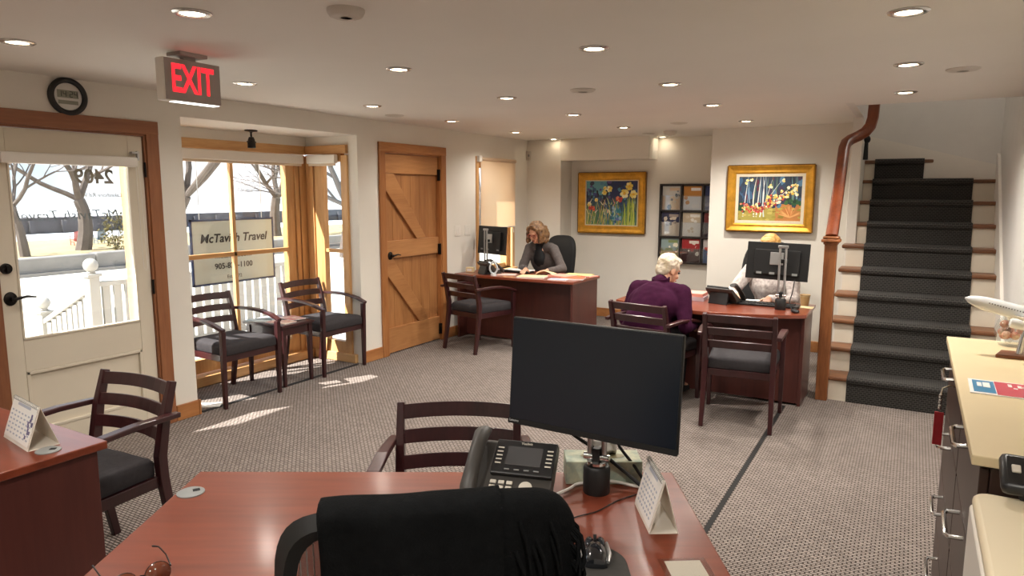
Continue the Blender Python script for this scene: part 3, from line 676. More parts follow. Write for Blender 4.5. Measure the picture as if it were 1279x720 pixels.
# ------------------------------------------------------------------ chairs
def guest_chair(label, loc, rz):
    o = thing('guest_armchair', label, 'chair', loc, rz, 'wooden guest armchairs')
    # seat cushion
    def ring(z, i): return rrect2(z, i)
    g = G(); out = [(-.215, -.215), (.215, -.215), (.245, .255), (-.245, .255)]
    def inset(k): return [(x*(1-k), y*(1-k)+.02*k) for x, y in out]
    g.loft([[(x, y, .405) for x, y in inset(.03)], [(x, y, .415) for x, y in inset(0)], [(x, y, .470) for x, y in inset(0)], [(x, y, .492) for x, y in inset(.05)], [(x, y, .502) for x, y in inset(.16)], [(x, y, .506) for x, y in inset(.5)]])
    g.obj('seat', SEATF, o, bevel=.012, seg=3, angle=60)
    g = G(); g.sweep([(-.22, -.215, .385), (-.235, .24, .385)], .022, .05); g.sweep([(.22, -.215, .385), (.235, .24, .385)], .022, .05); g.box((0, .235, .385), (.48, .022, .05)); g.box((0, -.215, .385), (.44, .022, .05)); g.obj('seat_rail', CHW, o, bevel=.003, smooth=False)
    for s in (-1, 1):
        g = G(); P = [(s*.232, -.30, 0), (s*.230, -.262, .2), (s*.228, -.236, .40), (s*.228, -.232, .50), (s*.230, -.262, .66), (s*.232, -.31, .82)]
        g.sweep(P, [.030, .034, .038, .038, .034, .028], [.036, .040, .044, .046, .042, .034], up=(0, 1, .2)); g.obj('rear_leg', CHW, o, bevel=.004, smooth=False)
        g = G(); g.sweep([(s*.262, .245, 0), (s*.262, .247, .3), (s*.262, .25, .605)], [.028, .034, .036], [.03, .036, .04], up=(0, 1, 0)); g.obj('front_leg', CHW, o, bevel=.004, smooth=False)
        g = G(); P = [(s*.262, -.31, .672), (s*.266, -.24, .676), (s*.272, -.1, .680), (s*.276, .05, .672), (s*.274, .17, .648), (s*.268, .275, .612)]
        g.sweep(P, [.034, .040, .046, .048, .046, .038], .024); g.obj('arm', CHW, o, bevel=.005, smooth=False)
    for z, h in ((.784, .058), (.690, .055), (.594, .055)):
        yb = -.262-(z-.66)*.30
        pts = []
        for i in range(9):
            t = -1+i/4; pts.append((t*.226, yb-.028*(1-t*t)+.004, z+.006*(1-t*t)))
        g = G(); g.sweep(pts, .018, h, up=(0, -.28, 1)); g.obj('back_slat', CHW, o, bevel=.003, smooth=False)
    return o
YW = R(30.06)
chairA = guest_chair('guest armchair in the bay window, left of the small magazine table', (-4.71, 3.60, 0), -PI/2)
dup(chairA, (-4.735, 4.655, 0), -PI/2, 'guest armchair in the bay window corner, right of the small magazine table')
dup(chairA, (-3.96, 6.15, 0), R(-12.3), 'guest armchair at the far desk, beside the plank door')
dup(chairA, (-1.724, 5.267, 0), R(-10), 'guest armchair the white haired person in the purple shirt sits on')
dup(chairA, (-1.016, 5.12, 0), R(5.6), 'empty guest armchair seen from behind at the desk near the stairs')
dup(chairA, (-3.01, 1.50, 0), R(183.6), 'guest armchair in front of the entry door, its arms reaching over to the left desk')
GC = V((-1.525, 2.215, 0)); ff = V((math.sin(YW), -math.cos(YW), 0))
dup(chairA, tuple(GC+ff*.315), YW+PI, 'guest armchair with three back slats facing the near desk, behind the desk phone')

# ------------------------------------------------------------------ desks
def desk(label, loc, rz, w, d, bow, panel, ends=.03):
    """local: front (visitor side) edge along +X at y=0, sitter towards +Y; bow bulges to -Y"""
    o = thing('desk', label, 'desk', loc, rz)
    pts = [(w/2, 0), (w/2, d), (-w/2, d), (-w/2, 0)]
    if bow:
        fr = [(-w/2+w*i/16, -bow*math.sin(PI*i/16)**.8) for i in range(1, 16)]
        pts = [(w/2, 0), (w/2, d), (-w/2, d), (-w/2, 0)]+fr
    g = G(); g.prism(pts, .71, .74); g.obj('desktop', MAHT, o, bevel=.004, smooth=False)
    for s in (-1, 1):
        g = G(); g.bx(s*(w/2-.03)-.0125, s*(w/2-.03)+.0125, ends, d-.03, 0.0, .71); g.obj('end_panel', MAHP, o, smooth=False, bevel=.002)
    g = G(); g.bx(-w/2+.043, w/2-.043, panel+.01, panel+.03, .02, .71); g.obj('modesty_panel', MAHP, o, smooth=False)
    # drawer pedestal on the sitter's side
    g = G(); g.bx(w/2-.47, w/2-.046, panel+.06, d-.05, .04, .705); p = g.obj('pedestal', MAHP, o, smooth=False)
    for z0, z1 in ((.06, .36), (.37, .53), (.54, .70)):
        g = G(); g.bx(w/2-.465, w/2-.05, d-.05, d-.032, z0, z1); dr = g.obj('drawer', MAHP, p, smooth=False, bevel=.002)
    return o
u = V((math.cos(YW), math.sin(YW), 0)); v = V((math.sin(YW), -math.cos(YW), 0))
A0 = V((-1.974, 1.365, 0))
def MD(a, b, z=.74): return tuple(A0+u*a+v*b+V((0, 0, z)))
c = A0+u*.776
desk('reddish mahogany desk in the near middle, with monitor, phone and calendar on it', (c.x, c.y, 0), YW+PI, 1.552, .76, 0, .12)
desk('mahogany desk at the left edge with a tent calendar and grommet on it', (-3.30, 1.374, 0), PI, 1.56, .76, 0, .26)
desk('bow fronted mahogany desk in the far corner under the flower painting', (-3.735, 6.425, 0), R(-1.0), 1.50, .675, .03, .17, .03)
desk('bow fronted mahogany desk near the stairs with monitor and papers', (-1.415, 5.56, 0), 0, 1.53, .56, .235, .07, .07)
def grommet(label, x, y, rz):
    o = thing('cable_grommet', label, 'grommet', (x, y, .74), rz)
    g = G(); g.lathe([(0, 0), (.040, 0), (.040, .003), (.034, .006), (0, .006)], n=28); g.obj('cap', GREYP, o)
    g = G(); g.bx(.006, .026, -.008, .008, .006, .0075); g.obj('slot', BLKM, o, smooth=False)
p = MD(.045, .165); grommet('oval grey cable grommet on the near desk, left of the draped chair', p[0], p[1], R(60))
grommet('grey cable grommet beside the tent calendar on the left desk', -2.60, 1.21, R(40))

# small magazine table in the bay
o = thing('side_table', 'small square mahogany side table with magazines between the two bay chairs', 'table', (-4.755, 4.132, 0))
g = G(); g.bx(-.25, .24, -.175, .19, .515, .54); g.obj('table_top', CHW, o, bevel=.004, smooth=False)
g = G(); g.bx(-.215, .215, -.145, .165, .44, .512); g.obj('apron', CHW, o, smooth=False, bevel=.003)
for sx in (-1, 1):
    for sy in (-1, 1):
        g = G(); g.sweep([(sx*.21, sy*.15+.01, 0), (sx*.205, sy*.145+.01, .515)], [.026, .042], [.026, .042], up=(1, 0, 0)); g.obj('leg', CHW, o, bevel=.003, smooth=False)
mg = [(-.12, .02, 10, 'F0EDE6', '6D8FA0', 'white magazine at the back of the bay side table'), (.06, .10, -14, 'E9E4DA', 'B7454A', 'white and red magazine at the front right of the bay side table'), (.10, -.06, 8, 'A8433C', 'E7DCC8', 'red covered magazine at the front left of the bay side table'), (-.13, -.11, 25, '4A5A5C', 'C7CFC9', 'dark grey curled magazine at the left rear of the bay side table')]
for i, (x, y, a, c1, c2, lb) in enumerate(mg):
    b = thing('magazine', lb, 'magazine', (-4.755+x, 4.132+y, .5405+i*.005*0+(.006 if i in (1,) else 0)), R(a), 'magazines on the bay table')
    g = G(); g.bx(-.105, .105, -.075, .075, 0, .005); g.obj('pages', PAPER, b, smooth=False)
    g = G(); g.bx(-.105, .105, -.075, .075, .005, .0062); g.obj('cover', mat('magazine_cover_%d' % i, c1, .35, col2=c2, scale=14), b, smooth=False)
o = G().bx(-.08, .10, -.05, .05, 0, .012).obj('floor_notepad', PAPER, bevel=.003); o.location = (-4.66, 3.32, .0); o.rotation_euler = (0, 0, R(40)); o.name = 'folded_paper'
tag(o, 'folded white paper lying on the carpet at the left end of the bay', 'paper')

# ------------------------------------------------------------------ desk equipment
def monitor(name, label, loc, rz, w, h, roll=0, tilt=0, base=None, screen=True, pole_top=None, screen_dir=-1):
    """screen faces local -Y; loc is the centre of the panel"""
    o = thing(name, label, 'monitor', loc); o.rotation_euler = Euler((tilt, roll, rz), 'XYZ')
    g = G(); g.bx(-w/2, w/2, .0, .016, -h/2, h/2); g.bx(-w*.36, w*.36, .016, .045, -h*.36, h*.30); g.obj('casing', BLK, o, bevel=.004, smooth=False)
    g = G(); g.bx(-w/2+.005, w/2-.005, -.0016, 0.0004, -h/2+.018, h/2-.005); g.obj('screen', SCREEN, o, smooth=False)
    g = G(); g.bx(-w/2, w/2, -.004, 0, -h/2, -h/2+.017); b = g.obj('chin_bezel', BLKM, o, bevel=.001, smooth=False)
    g = G()
    for k in (-.3, .06, .27): g.box((k*w, .046, -h*.33), (.04, .006, .018))
    g.obj('port', GREYP, o, smooth=False)
    g = G(); g.bx(-.05, .05, .045, .055, -.03, .07); g.obj('mount_plate', STEEL, o, smooth=False, bevel=.002)
    return o, b
def arm_stand(label, bx_, by_, ztop, rz, mon_off):
    o = thing('monitor_stand', label, 'monitor stand', (bx_, by_, .74), rz)
    g = G(); g.lathe([(0, 0), (.040, 0), (.041, .004), (.041, .078), (.036, .086), (.020, .088), (0, .088)], n=28); g.obj('base', BLK, o)
    g = G(); g.lathe([(.018, .088), (.03, .09), (.03, .098), (.018, .10)], n=20); g.tube([(-.04, -.002, .112), (.04, -.002, .112)], .012, 12); g.obj('clamp', CHROME, o)
    g = G(); g.box((0, 0, .118), (.026, .03, .045)); g.obj('knuckle', BLK, o, bevel=.004)
    for s in (-1, 1):
        g = G(); g.tube([(s*.022, 0, .10), (s*.022, 0, ztop-.74)], .009, 12); g.obj('pole', STEEL, o)
    g = G(); g.box((0, 0, ztop-.74), (.075, .024, .022)); g.obj('top_bridge', STEEL, o, bevel=.003)
    g = G(); g.box((0, mon_off[1]*.5, mon_off[2]-.74), (.06, abs(mon_off[1])+.0, .03)); g.obj('arm_block', BLK, o, bevel=.004)
    return o
# near monitor: seen from the front, turned away to the right
mc = V((-.7877, 1.8176, 1.1013))
mo, bz = monitor('computer_monitor', 'large dark computer monitor on the near desk, screen towards the camera', tuple(mc), YW-R(31.7), .545, .335, 0, R(-4.735))
text_mesh('Lenovo', .011, basis((1, 0, 0), (0, 0, 1), (-.25, -.0042, -.1565)), mat('silver_badge', 'C9C9C9', .4), 'badge', bz)
bp = V(MD(1.285, .15)); nrm = V((math.sin(YW-R(23)), -math.cos(YW-R(23)), 0))
dmc = (mc-bp); 
st = arm_stand('black cylinder monitor stand with silver poles on the near desk', bp.x, bp.y, 1.20, YW-R(23), (0, .0, 1.09))
# monitor at the stair desk: seen from behind
monitor('computer_monitor', 'black computer monitor seen from behind on the desk near the stairs', (-.925, 5.86, 1.107), PI, .475, .30, R(-1.2), R(6))
arm_stand('silver pole monitor stand on a black cylinder at the stair desk', -.865, 5.72, 1.235, 0, (0, .05, 1.12))
monitor('computer_monitor', 'black computer monitor seen from behind on the far desk under the shaded window', (-4.235, 6.87, 1.10), R(160), .52, .325, 0, R(4))
arm_stand('silver pole monitor stand at the left end of the far desk', -4.26, 6.755, 1.23, R(-20), (0, .04, 1.1))

PHB = mat('phone_body', '3A3733', .45, var=.05, scale=20); PHS = mat('phone_bezel', '1E1E1F', .35); KEYM = mat('phone_key', 'D6D0C2', .5)
def phone(label, loc, rz):
    o = thing('desk_phone', label, 'phone', loc, rz)
    # local: user side is -Y, body slopes up to +Y
    def slope(y): return .02+(y+.1)*.62
    g = G(); pr = [(-.10, 0), (-.01, 0), (.0, .03), (.088, .104), (.098, .128), (.075, .133), (-.10, .022)]
    M = Matrix(((0, 0, 1, 0), (1, 0, 0, 0), (0, 1, 0, 0), (0, 0, 0, 1)))
    g.prism(pr, -.115, .12, M); g.obj('body', PHB, o, bevel=.006, smooth=False)
    g = G(); g.prism([(.085, 0), (.105, 0), (.075, .098), (.05, .080)], -.08, .085, M); g.prism([(-.02, 0), (.10, 0), (.10, .012), (-.02, .012)], -.08, .085, M); g.obj('rear_stand', PHS, o, bevel=.003, smooth=False)
    ang = math.atan2(.111, .175); RM = Matrix.Rotation(ang, 4, 'X')
    def P(x, y, zz): # point on sloped face; y from 0 (bottom) to .2
        q = V((0, y*math.cos(ang), y*math.sin(ang))); n = V((0, -math.sin(ang), math.cos(ang)))
        return V((x, -.10, .022))+q+n*zz
    def sbox(g, x, y, zz, dx, dy, dz): g.box(P(x, y, zz), (dx, dy, dz), rot=RM.to_3x3())
    g = G(); sbox(g, .025, .145, .008, .19, .125, .016); s = g.obj('screen_bezel', PHS, o, bevel=.004, smooth=False)
    g = G(); sbox(g, .025, .148, .0165, .108, .068, .002); g.obj('display', mat('phone_lcd', '4A4A4B', .25), s, smooth=False)
    text_mesh('Yealink', .012, Matrix.Translation(P(.025, .195, .0165)) @ RM, KEYM, 'badge', s)
    for sx in (-.052, .102):
        for k in range(5):
            g = G(); sbox(g, sx, .118+k*.014, .0175, .018, .004, .002); g.obj('line_key', KEYM, s, smooth=False)
    for k in range(4):
        g = G(); sbox(g, -.02+k*.03, .098, .0175, .016, .004, .002); g.obj('soft_key', GREYP, s, smooth=False)
    for r in range(4):
        for c_ in range(3):
            g = G(); sbox(g, -.055+c_*.025, .060-r*.018, .003, .019, .012, .006); g.obj('number_key', KEYM, o, bevel=.002, smooth=False)
    g = G(); g.lathe([(0, 0), (.020, 0), (.020, .004), (.010, .006), (0, .005)], tuple(P(.045, .050, 0)), 20, RM); g.obj('navigation_pad', KEYM, o)
    for k in (0, 1):
        g = G(); sbox(g, .080+k*.019, .043, .003, .012, .008, .005); g.obj('function_key', KEYM, o, bevel=.002, smooth=False)
    hs = []
    for y, zz, wdt, th in ((-.01, .012, .048, .030), (.02, .028, .052, .034), (.08, .040, .046, .026), (.15, .046, .046, .026), (.205, .040, .052, .036), (.235, .022, .046, .034)):
        c0 = P(-.118, y, zz); n = V((0, -math.sin(ang), math.cos(ang))); hs.append([c0+V((math.cos(t)*wdt/2, 0, 0))+n*math.sin(t)*th/2 for t in [2*PI*k/12 for k in range(12)]])
    g = G(); g.loft(hs); g.obj('handset', PHB, o)
    return o
p = MD(1.035, .17); ph = phone('dark desk phone with handset and screen on the near desk', p, YW-R(14))
dup(ph, (-1.33, 5.83, .74), R(165), 'black desk phone seen from behind on the desk near the stairs')
dup(ph, (-4.13, 6.62, .74), R(150), 'black desk phone beside the monitor on the far desk')

# tissue box, cables, calendar, mouse ---------------------------------------
o = thing('tissue_box', 'pale green and yellow tissue box behind the near monitor stand', 'tissue box', MD(1.315, .05), YW)
g = G(); g.bx(-.12, .12, -.05, .055, 0, .075); g.obj('carton', mat('tissue_carton', 'D6D5B6', .6, col2='8DA297', scale=16), o, bevel=.003)
g = G(); g.lathe([(0, .0755), (.05, .0755), (.05, .0762), (0, .0762)], n=20, M=Matrix.Diagonal((1.4, .5, 1, 1))); g.obj('opening', mat('opening_film', '9A9470', .4), o)
g = G(); g.grid(lambda a, b: V(((a-.5)*.09, .012*math.sin(9*a)+.008*math.cos(7*b), .076+b*.05*(1-.5*abs(a-.5)))), 10, 5); t = g.obj('tissue', PAPER, o); t.modifiers.new('s', 'SOLIDIFY').thickness = .001
def cable(label, pts, r, m, name='cable'):
    cu = []
    P = [V(p) for p in pts]
    for i in range(len(P)-1):
        a = P[max(i-1, 0)]; b = P[i]; c_ = P[i+1]; d = P[min(i+2, len(P)-1)]
        for k in range(6):
            t = k/6; cu.append(.5*((2*b)+(c_-a)*t+(2*a-5*b+4*c_-d)*t*t+(-a+3*b-3*c_+d)*t**3))
    cu.append(P[-1]); g = G(); g.tube(cu, r, 7); return tag(g.obj(name, m), label, 'cable')
cable('white cable curving from the desk phone around the monitor stand', [MD(1.09, .27, .745), MD(1.13, .215, .746), MD(1.2, .165, .755), MD(1.235, .12, .752), MD(1.33, .10, .752), MD(1.42, .13, .746), MD(1.47, .16, .745)], .005, WHITE)
cable('thick black cable hanging from the near monitor to the desk', [tuple(mc+V((.0, .035, -.12))), MD(1.2, .09, .92), MD(1.31, .10, .84), MD(1.38, .13, .79), MD(1.44, .17, .748)], .006, BLKM)
cable('second black cable hanging at the right behind the near monitor', [tuple(mc+V((.1, .06, -.1))), MD(1.355, .07, .88), MD(1.41, .10, .80), MD(1.45, .15, .747)], .005, BLKM)
cable('thin black mouse cord trailing across the near desk', [MD(1.24, .50, .745), MD(1.18, .42, .743), MD(1.19, .34, .743), MD(1.27, .29, .743), MD(1.34, .22, .743), MD(1.42, .17, .744)], .0018, BLKM)
# tent calendar (near)
def tent_calendar(label, loc, rz, L, W, Hh, floral=False):
    """ridge along local Y, calendar face on -X side"""
    o = thing('tent_calendar', label, 'calendar', loc, rz)
    t = .002
    def panel(xa, xb, name, m, off=0, y0=-L/2, y1=L/2, za=0, zb=1):
        g = G(); a = V((xa+(xb-xa)*za, 0, Hh*za)); b = V((xa+(xb-xa)*zb, 0, Hh*zb)); n = V((-(b.z-a.z), 0, b.x-a.x)).normalized()
        q = []
        for y in (y0, y1):
            for s in (a, b): q.append(V((s.x, y, s.z))+n*off); q.append(V((s.x, y, s.z))+n*(off+t))
        vs = [g.bm.verts.new(k) for k in q]
        for f in ((0, 1, 3, 2), (4, 6, 7, 5), (0, 4, 5, 1), (2, 3, 7, 6), (0, 2, 6, 4), (1, 5, 7, 3)): g.bm.faces.new([vs[k] for k in f])
        return g.obj(name, m, o, smooth=False)
    CARD = mat('calendar_card', 'E9E2D6', .7)
    panel(-W/2, 0, 'front_panel', CARD); panel(W/2, 0, 'back_panel', CARD)
    g = G(); g.bx(-W/2, W/2, -L/2, L/2, 0, .0015); g.obj('base_panel', CARD, o, smooth=False)
    panel(-W/2, 0, 'calendar_sheet', PAPER, .003, -L/2+.006, L/2-.006, .08, .97)
    INK = mat('calendar_ink', 'B4B8C4', .7)
    g = G()
    a = V((-W/2, 0, 0)); b = V((0, 0, Hh)); d = (b-a); n = V((-d.z, 0, d.x)).normalized()
    rr = random.Random(3)
    for r_ in range(6):
        for c_ in range(7):
            p_ = a+d*(.2+r_*.1)+n*.0054; y = -L/2+.03+c_*(L-.06)/6
            g.box((p_.x, y, p_.z), (.0008, (L-.06)/6*.5, .006), rot=Matrix.Rotation(math.atan2(d.x, d.z), 3, 'Y'))
    p_ = a+d*.88+n*.0054; g.box((p_.x, 0, p_.z), (.0008, L*.5, .010), rot=Matrix.Rotation(math.atan2(d.x, d.z), 3, 'Y'))
    g.obj('printing', INK, o, smooth=False)
    g = G()
    for k in range(12 if floral else 0):
        p_ = a+d*rr.uniform(.25, .75)+n*.0058; g.box((p_.x, -L*.36+rr.uniform(-.022, .022), p_.z), (.0008, .012, .012), rot=Matrix.Rotation(math.atan2(d.x, d.z), 3, 'Y'))
    if floral: g.obj('floral_print', mat('floral_ink', '6E6488', .7), o, smooth=False)
    g = G()
    for k in range(18):
        y = -L/2+.01+k*(L-.02)/17; pts = [(-.005+.006*math.cos(q), y, Hh-.004+.007*math.sin(q)) for q in [2*PI*j/10 for j in range(11)]]; g.tube(pts, .0009, 5)
    g.obj('wire_binding', GREYP, o)
    return o
p = MD(1.432, .325); tent_calendar('white tent calendar at the right end of the near desk', p, YW+R(2), .185, .078, .148)
tent_calendar('white tent calendar with floral print on the left desk, beside the grommet', (-2.765, 1.235, .74), R(82), .25, .10, .15, True)
# mouse and pad
pts = rrect(-.17, .155, -.14, .14, .09, 8)
o = thing('mouse_pad', 'dark grey rounded mouse pad on the near desk under the mouse', 'mouse pad', MD(1.155, .62), YW)
g = G(); g.prism(pts, 0, .004); g.obj('pad', mat('pad_cloth', '3A3835', .8, var=.1, scale=60), o, bevel=.001); g = G(); g.bx(-.0, .03, .134, .1385, .002, .0046); g.obj('tab', GREYP, o, smooth=False)
o = thing('computer_mouse', 'glossy black and silver computer mouse on the dark pad', 'mouse', tuple(V(MD(1.235, .545))+V((0, 0, .005))), YW-R(4))
g = G(); rings = []
for y, w_, h_ in ((-.055, .016, .008), (-.05, .027, .022), (-.03, .032, .034), (0, .030, .038), (.03, .028, .030), (.048, .027, .018), (.055, .020, .008)):
    rings.append([(w_*math.cos(t), y, max(0, h_*math.sin(t))) for t in [PI*k/10 for k in range(11)]])
g.loft(rings); g.obj('shell', mat('mouse_shell', '24262A', .15, metal=.4, coat=.6), o)
for s in (-1, 1):
    g = G(); g.tube([(s*.029, -.045, .012), (s*.034, -.01, .014), (s*.031, .025, .014), (s*.031, .05, .012)], [.004, .006, .006, .004], 8); g.obj('side_grip', STEEL, o)
    g = G(); g.ball((s*.014, .03, .022), (.012, .026, .010)); g.obj('button', mat('mouse_button', '3A3D42', .12, metal=.5), o)
g = G(); g.tube([(-.004, .036, .032), (.004, .036, .032)], .009, 14); g.obj('wheel', BLKM, o)
o = thing('paper_sheet', 'white printed sheet in a clear sleeve at the right front of the near desk', 'paper', MD(1.455, .66), YW+R(3))
g = G(); g.bx(-.045, .045, -.11, .105, 0, .001); g.obj('sheet', mat('ivory_sheet', 'EFE7D4', .6), o, smooth=False); g = G(); g.bx(-.06, .06, -.12, .115, .0012, .0018); g.obj('clear_sleeve', glass('sleeve_film', (.97, .97, .97), .1), o, smooth=False)
# sunglasses
o = thing('sunglasses', 'sunglasses with brown lenses lying at the left front of the near desk', 'sunglasses', MD(.165, .68), YW+R(45))
LENS = mat('brown_lens', '6A3A28', .12, coat=.5)
for s in (-1, 1):
    ring = [(s*.036+.028*math.cos(t), -.012+.018*math.sin(t)*.25, .028+.026*math.sin(t)) for t in [2*PI*k/20 for k in range(21)]]
    g = G(); g.tube(ring, .0016, 6); g.obj('rim', BRZ, o)
    g = G(); vs = [g.bm.verts.new(V(q)+V((0, k, 0))) for k in (0,) for q in ring[:-1]]; g.bm.faces.new(vs); l = g.obj('lens', LENS, o); l.modifiers.new('s', 'SOLIDIFY').thickness = .002
    g = G(); g.tube([(s*.066, -.01, .035), (s*.070, .03, .045), (s*.07, .08, .046), (s*.066, .115, .036)], [.002, .0018, .002, .0026], 6); g.obj('temple', BRZ, o)
g = G(); g.tube([(-.009, -.012, .034), (0, -.014, .038), (.009, -.012, .034)], .0016, 6); g.obj('bridge', BRZ, o)

# items on the left desk's edge
o = thing('photo_frame', 'dark framed photo card leaning at the left edge of the left desk', 'frame', (-2.80, 1.075, .74), R(100))
g = G(); q = Matrix.Rotation(R(-16), 3, 'X'); g.box((0, .02, .075), (.14, .008, .15), rot=q); g.obj('frame_board', BLK, o, bevel=.002); g = G(); g.box((0, .0145, .074), (.12, .002, .13), rot=q); g.obj('picture', mat('photo_card', '7C8EA0', .4, col2='C9D2D6', scale=18), o, smooth=False)
for z, c1, a, lb in ((0, 'E4DCC8', 6, 'cream note pad at the left edge of the left desk, under the blue one'), (.021, '7FA6B4', 12, 'pale blue booklet on the cream pad at the left edge')):
    o = thing('note_pad', lb, 'note pad', (-2.72, 1.02, .74+z), R(a)); g = G(); g.bx(-.10, .07, -.06, .035, 0, .018); g.obj('pages', PAPER, o, smooth=False); g = G(); g.bx(-.10, .07, -.06, .035, .0182, .0205); g.obj('cover', mat('pad_cover_'+c1, c1, .5), o, smooth=False)

# ------------------------------------------------------------------ office chairs
def star_base(o, m):
    g = G()
    for k in range(5):
        a = 2*PI*k/5+.3; g.sweep([(0, 0, .10), (.15*math.cos(a), .15*math.sin(a), .095), (.30*math.cos(a), .30*math.sin(a), .07)], [.05, .045, .03], [.04, .03, .02])
    g.obj('star_base', m, o, bevel=.003, smooth=False)
    for k in range(5):
        a = 2*PI*k/5+.3; g = G(); c_ = V((.30*math.cos(a), .30*math.sin(a), .029)); t = V((-math.sin(a), math.cos(a), 0))
        g.tube([c_-t*.02, c_+t*.02], .028, 14); g.obj('caster', BLKM, o)
    g = G(); g.tube([(0, 0, .08), (0, 0, .42)], .028, 14); g.obj('gas_column', BLK, o)
def exec_chair(label, loc, rz, bh=1.10, bw=.50, padm=None):
    o = thing('office_chair', label, 'chair', loc, rz)   # faces +Y
    star_base(o, BLK)
    g = G(); pts = rrect(-.25, .25, -.23, .25, .09, 6); g.loft([[(x*.94, y*.94, .42) for x, y in pts], [(x, y, .44) for x, y in pts], [(x, y, .475) for x, y in pts], [(x*.9, y*.9, .495) for x, y in pts]]); g.obj('seat', padm or BLKM, o)
    g = G(); out = []
    hh = bh-.46
    for k in range(40):
        t = 2*PI*k/40; x = bw/2*math.copysign(abs(math.cos(t))**.62, math.cos(t)); z = .46+hh/2+hh/2*math.copysign(abs(math.sin(t))**.62, math.sin(t)); out.append((x, z))
    def yb(z): return -.25-.16*(z-.46)
    def rg(k, off): return [(x*k, yb((z-.46-hh/2)*k+.46+hh/2)-off-.03*(1-(x/(bw/2))**2), (z-.46-hh/2)*k+.46+hh/2) for x, z in out]
    g.loft([rg(.90, .045), rg(1.0, .03), rg(1.0, .0), rg(.93, -.022), rg(.5, -.03)]); g.obj('backrest', padm or BLKM, o)
    g = G(); g.tube([(0, -.05, .41), (0, -.26, .42), (0, -.33, .5), (0, -.33, .62)], .022, 10); g.obj('back_bracket', BLK, o)
    for s in (-1, 1):
        g = G(); g.tube([(s*.24, 0, .43), (s*.30, 0, .46), (s*.31, .0, .64)], .016, 10); g.sweep([(s*.31, -.12, .655), (s*.31, .14, .655)], .06, .03); g.obj('armrest', BLK, o, bevel=.006)
    return o
exec_chair('black high-backed office chair of the woman at the far desk', (-3.88, 7.50, 0), R(172), 1.12, .46)
exec_chair('black office chair of the person hidden behind the stair desk monitor', (-1.29, 6.68, 0), R(165), 1.19, .50)

# mesh chair in the foreground, draped with a black shawl
CCP = V(tuple(D for D in (-.71, .965, 0)))
F0 = V((-math.sin(YW), math.cos(YW), 0))
cch = thing('mesh_office_chair', 'black mesh-backed office chair draped with a shawl, closest to the camera', 'chair', tuple(V((-.5*1.2-.185*math.cos(YW), .866*1.2-.185*math.sin(YW), 0))+F0*.26), YW+R(6))
star_base(cch, BLK)
g = G(); pts = rrect(-.25, .25, -.22, .25, .1, 6); g.loft([[(x*.95, y*.95, .44) for x, y in pts], [(x, y, .455) for x, y in pts], [(x*.97, y*.97, .485) for x, y in pts]]); g.obj('seat', BLKM, cch)
BW, BT, BB = .555, 1.105, .56
def bout(k=1.0, n=44, e=.42):
    L = []
    for i in range(n):
        t = 2*PI*i/n; cx = math.copysign(abs(math.cos(t))**e, math.cos(t)); cz = math.copysign(abs(math.sin(t))**e, math.sin(t))
        wz = 1 if cz > 0 else 1-.12*abs(cz)
        L.append((BW/2*k*cx*wz, (BT+BB)/2+(BT-BB)/2*k*cz))
    return L
def by(x, z): return -.27-.10*(z-.56)+.05*(x/(BW/2))**2
ro = bout(1); ri = bout(.85)
g = G(); rings = []
for i in range(len(ro)):
    (x, z), (a, b) = ro[i], ri[i]; m_ = ((x+a)/2, (z+b)/2)
    rings.append([V((x, by(x, z), z)), V((m_[0], by(*m_)-.022, m_[1])), V((a, by(a, b)-.004, b)), V((m_[0], by(*m_)+.018, m_[1]))])
rings.append(rings[0]); g.loft(rings, cap=False); g.obj('back_frame', BLK, cch, angle=70)
g = G()
for k in range(36):
    x = -.225+.45*k/35; hh_ = (BT-BB)/2*.85*(1-min(.98, abs(x)/(BW/2*.85))**4.76)**.21; zt, zb = (BT+BB)/2+hh_, (BT+BB)/2-hh_*.98
    g.tube([(x, by(x, zb+(zt-zb)*t), zb+(zt-zb)*t) for t in [i/6 for i in range(7)]], .0012, 4)
g.obj('mesh_weave', mat('mesh_thread', '8A817C', .6), cch)
g = G(); vs = [g.bm.verts.new((a, by(a, b)+.002, b)) for a, b in ri]; g.bm.faces.new(vs)
t = NT('mesh_backing'); t.b.inputs['Base Color'].default_value = (.02, .02, .02, 1); t.b.inputs['Alpha'].default_value = .72; g.obj('mesh_backing', t.m, cch)
g = G(); g.tube([(0, -.05, .43), (0, -.25, .45), (0, -.315, .56), (0, -.31, .7)], .024, 10); g.obj('back_bracket', BLK, cch)
for s in (-1, 1):
    g = G(); g.tube([(s*.24, .02, .46), (s*.31, .02, .47), (s*.315, .02, .66)], .016, 10); g.sweep([(s*.315, -.1, .675), (s*.315, .16, .675)], .075, .026); g.obj('armrest', BLK, cch, bevel=.008)
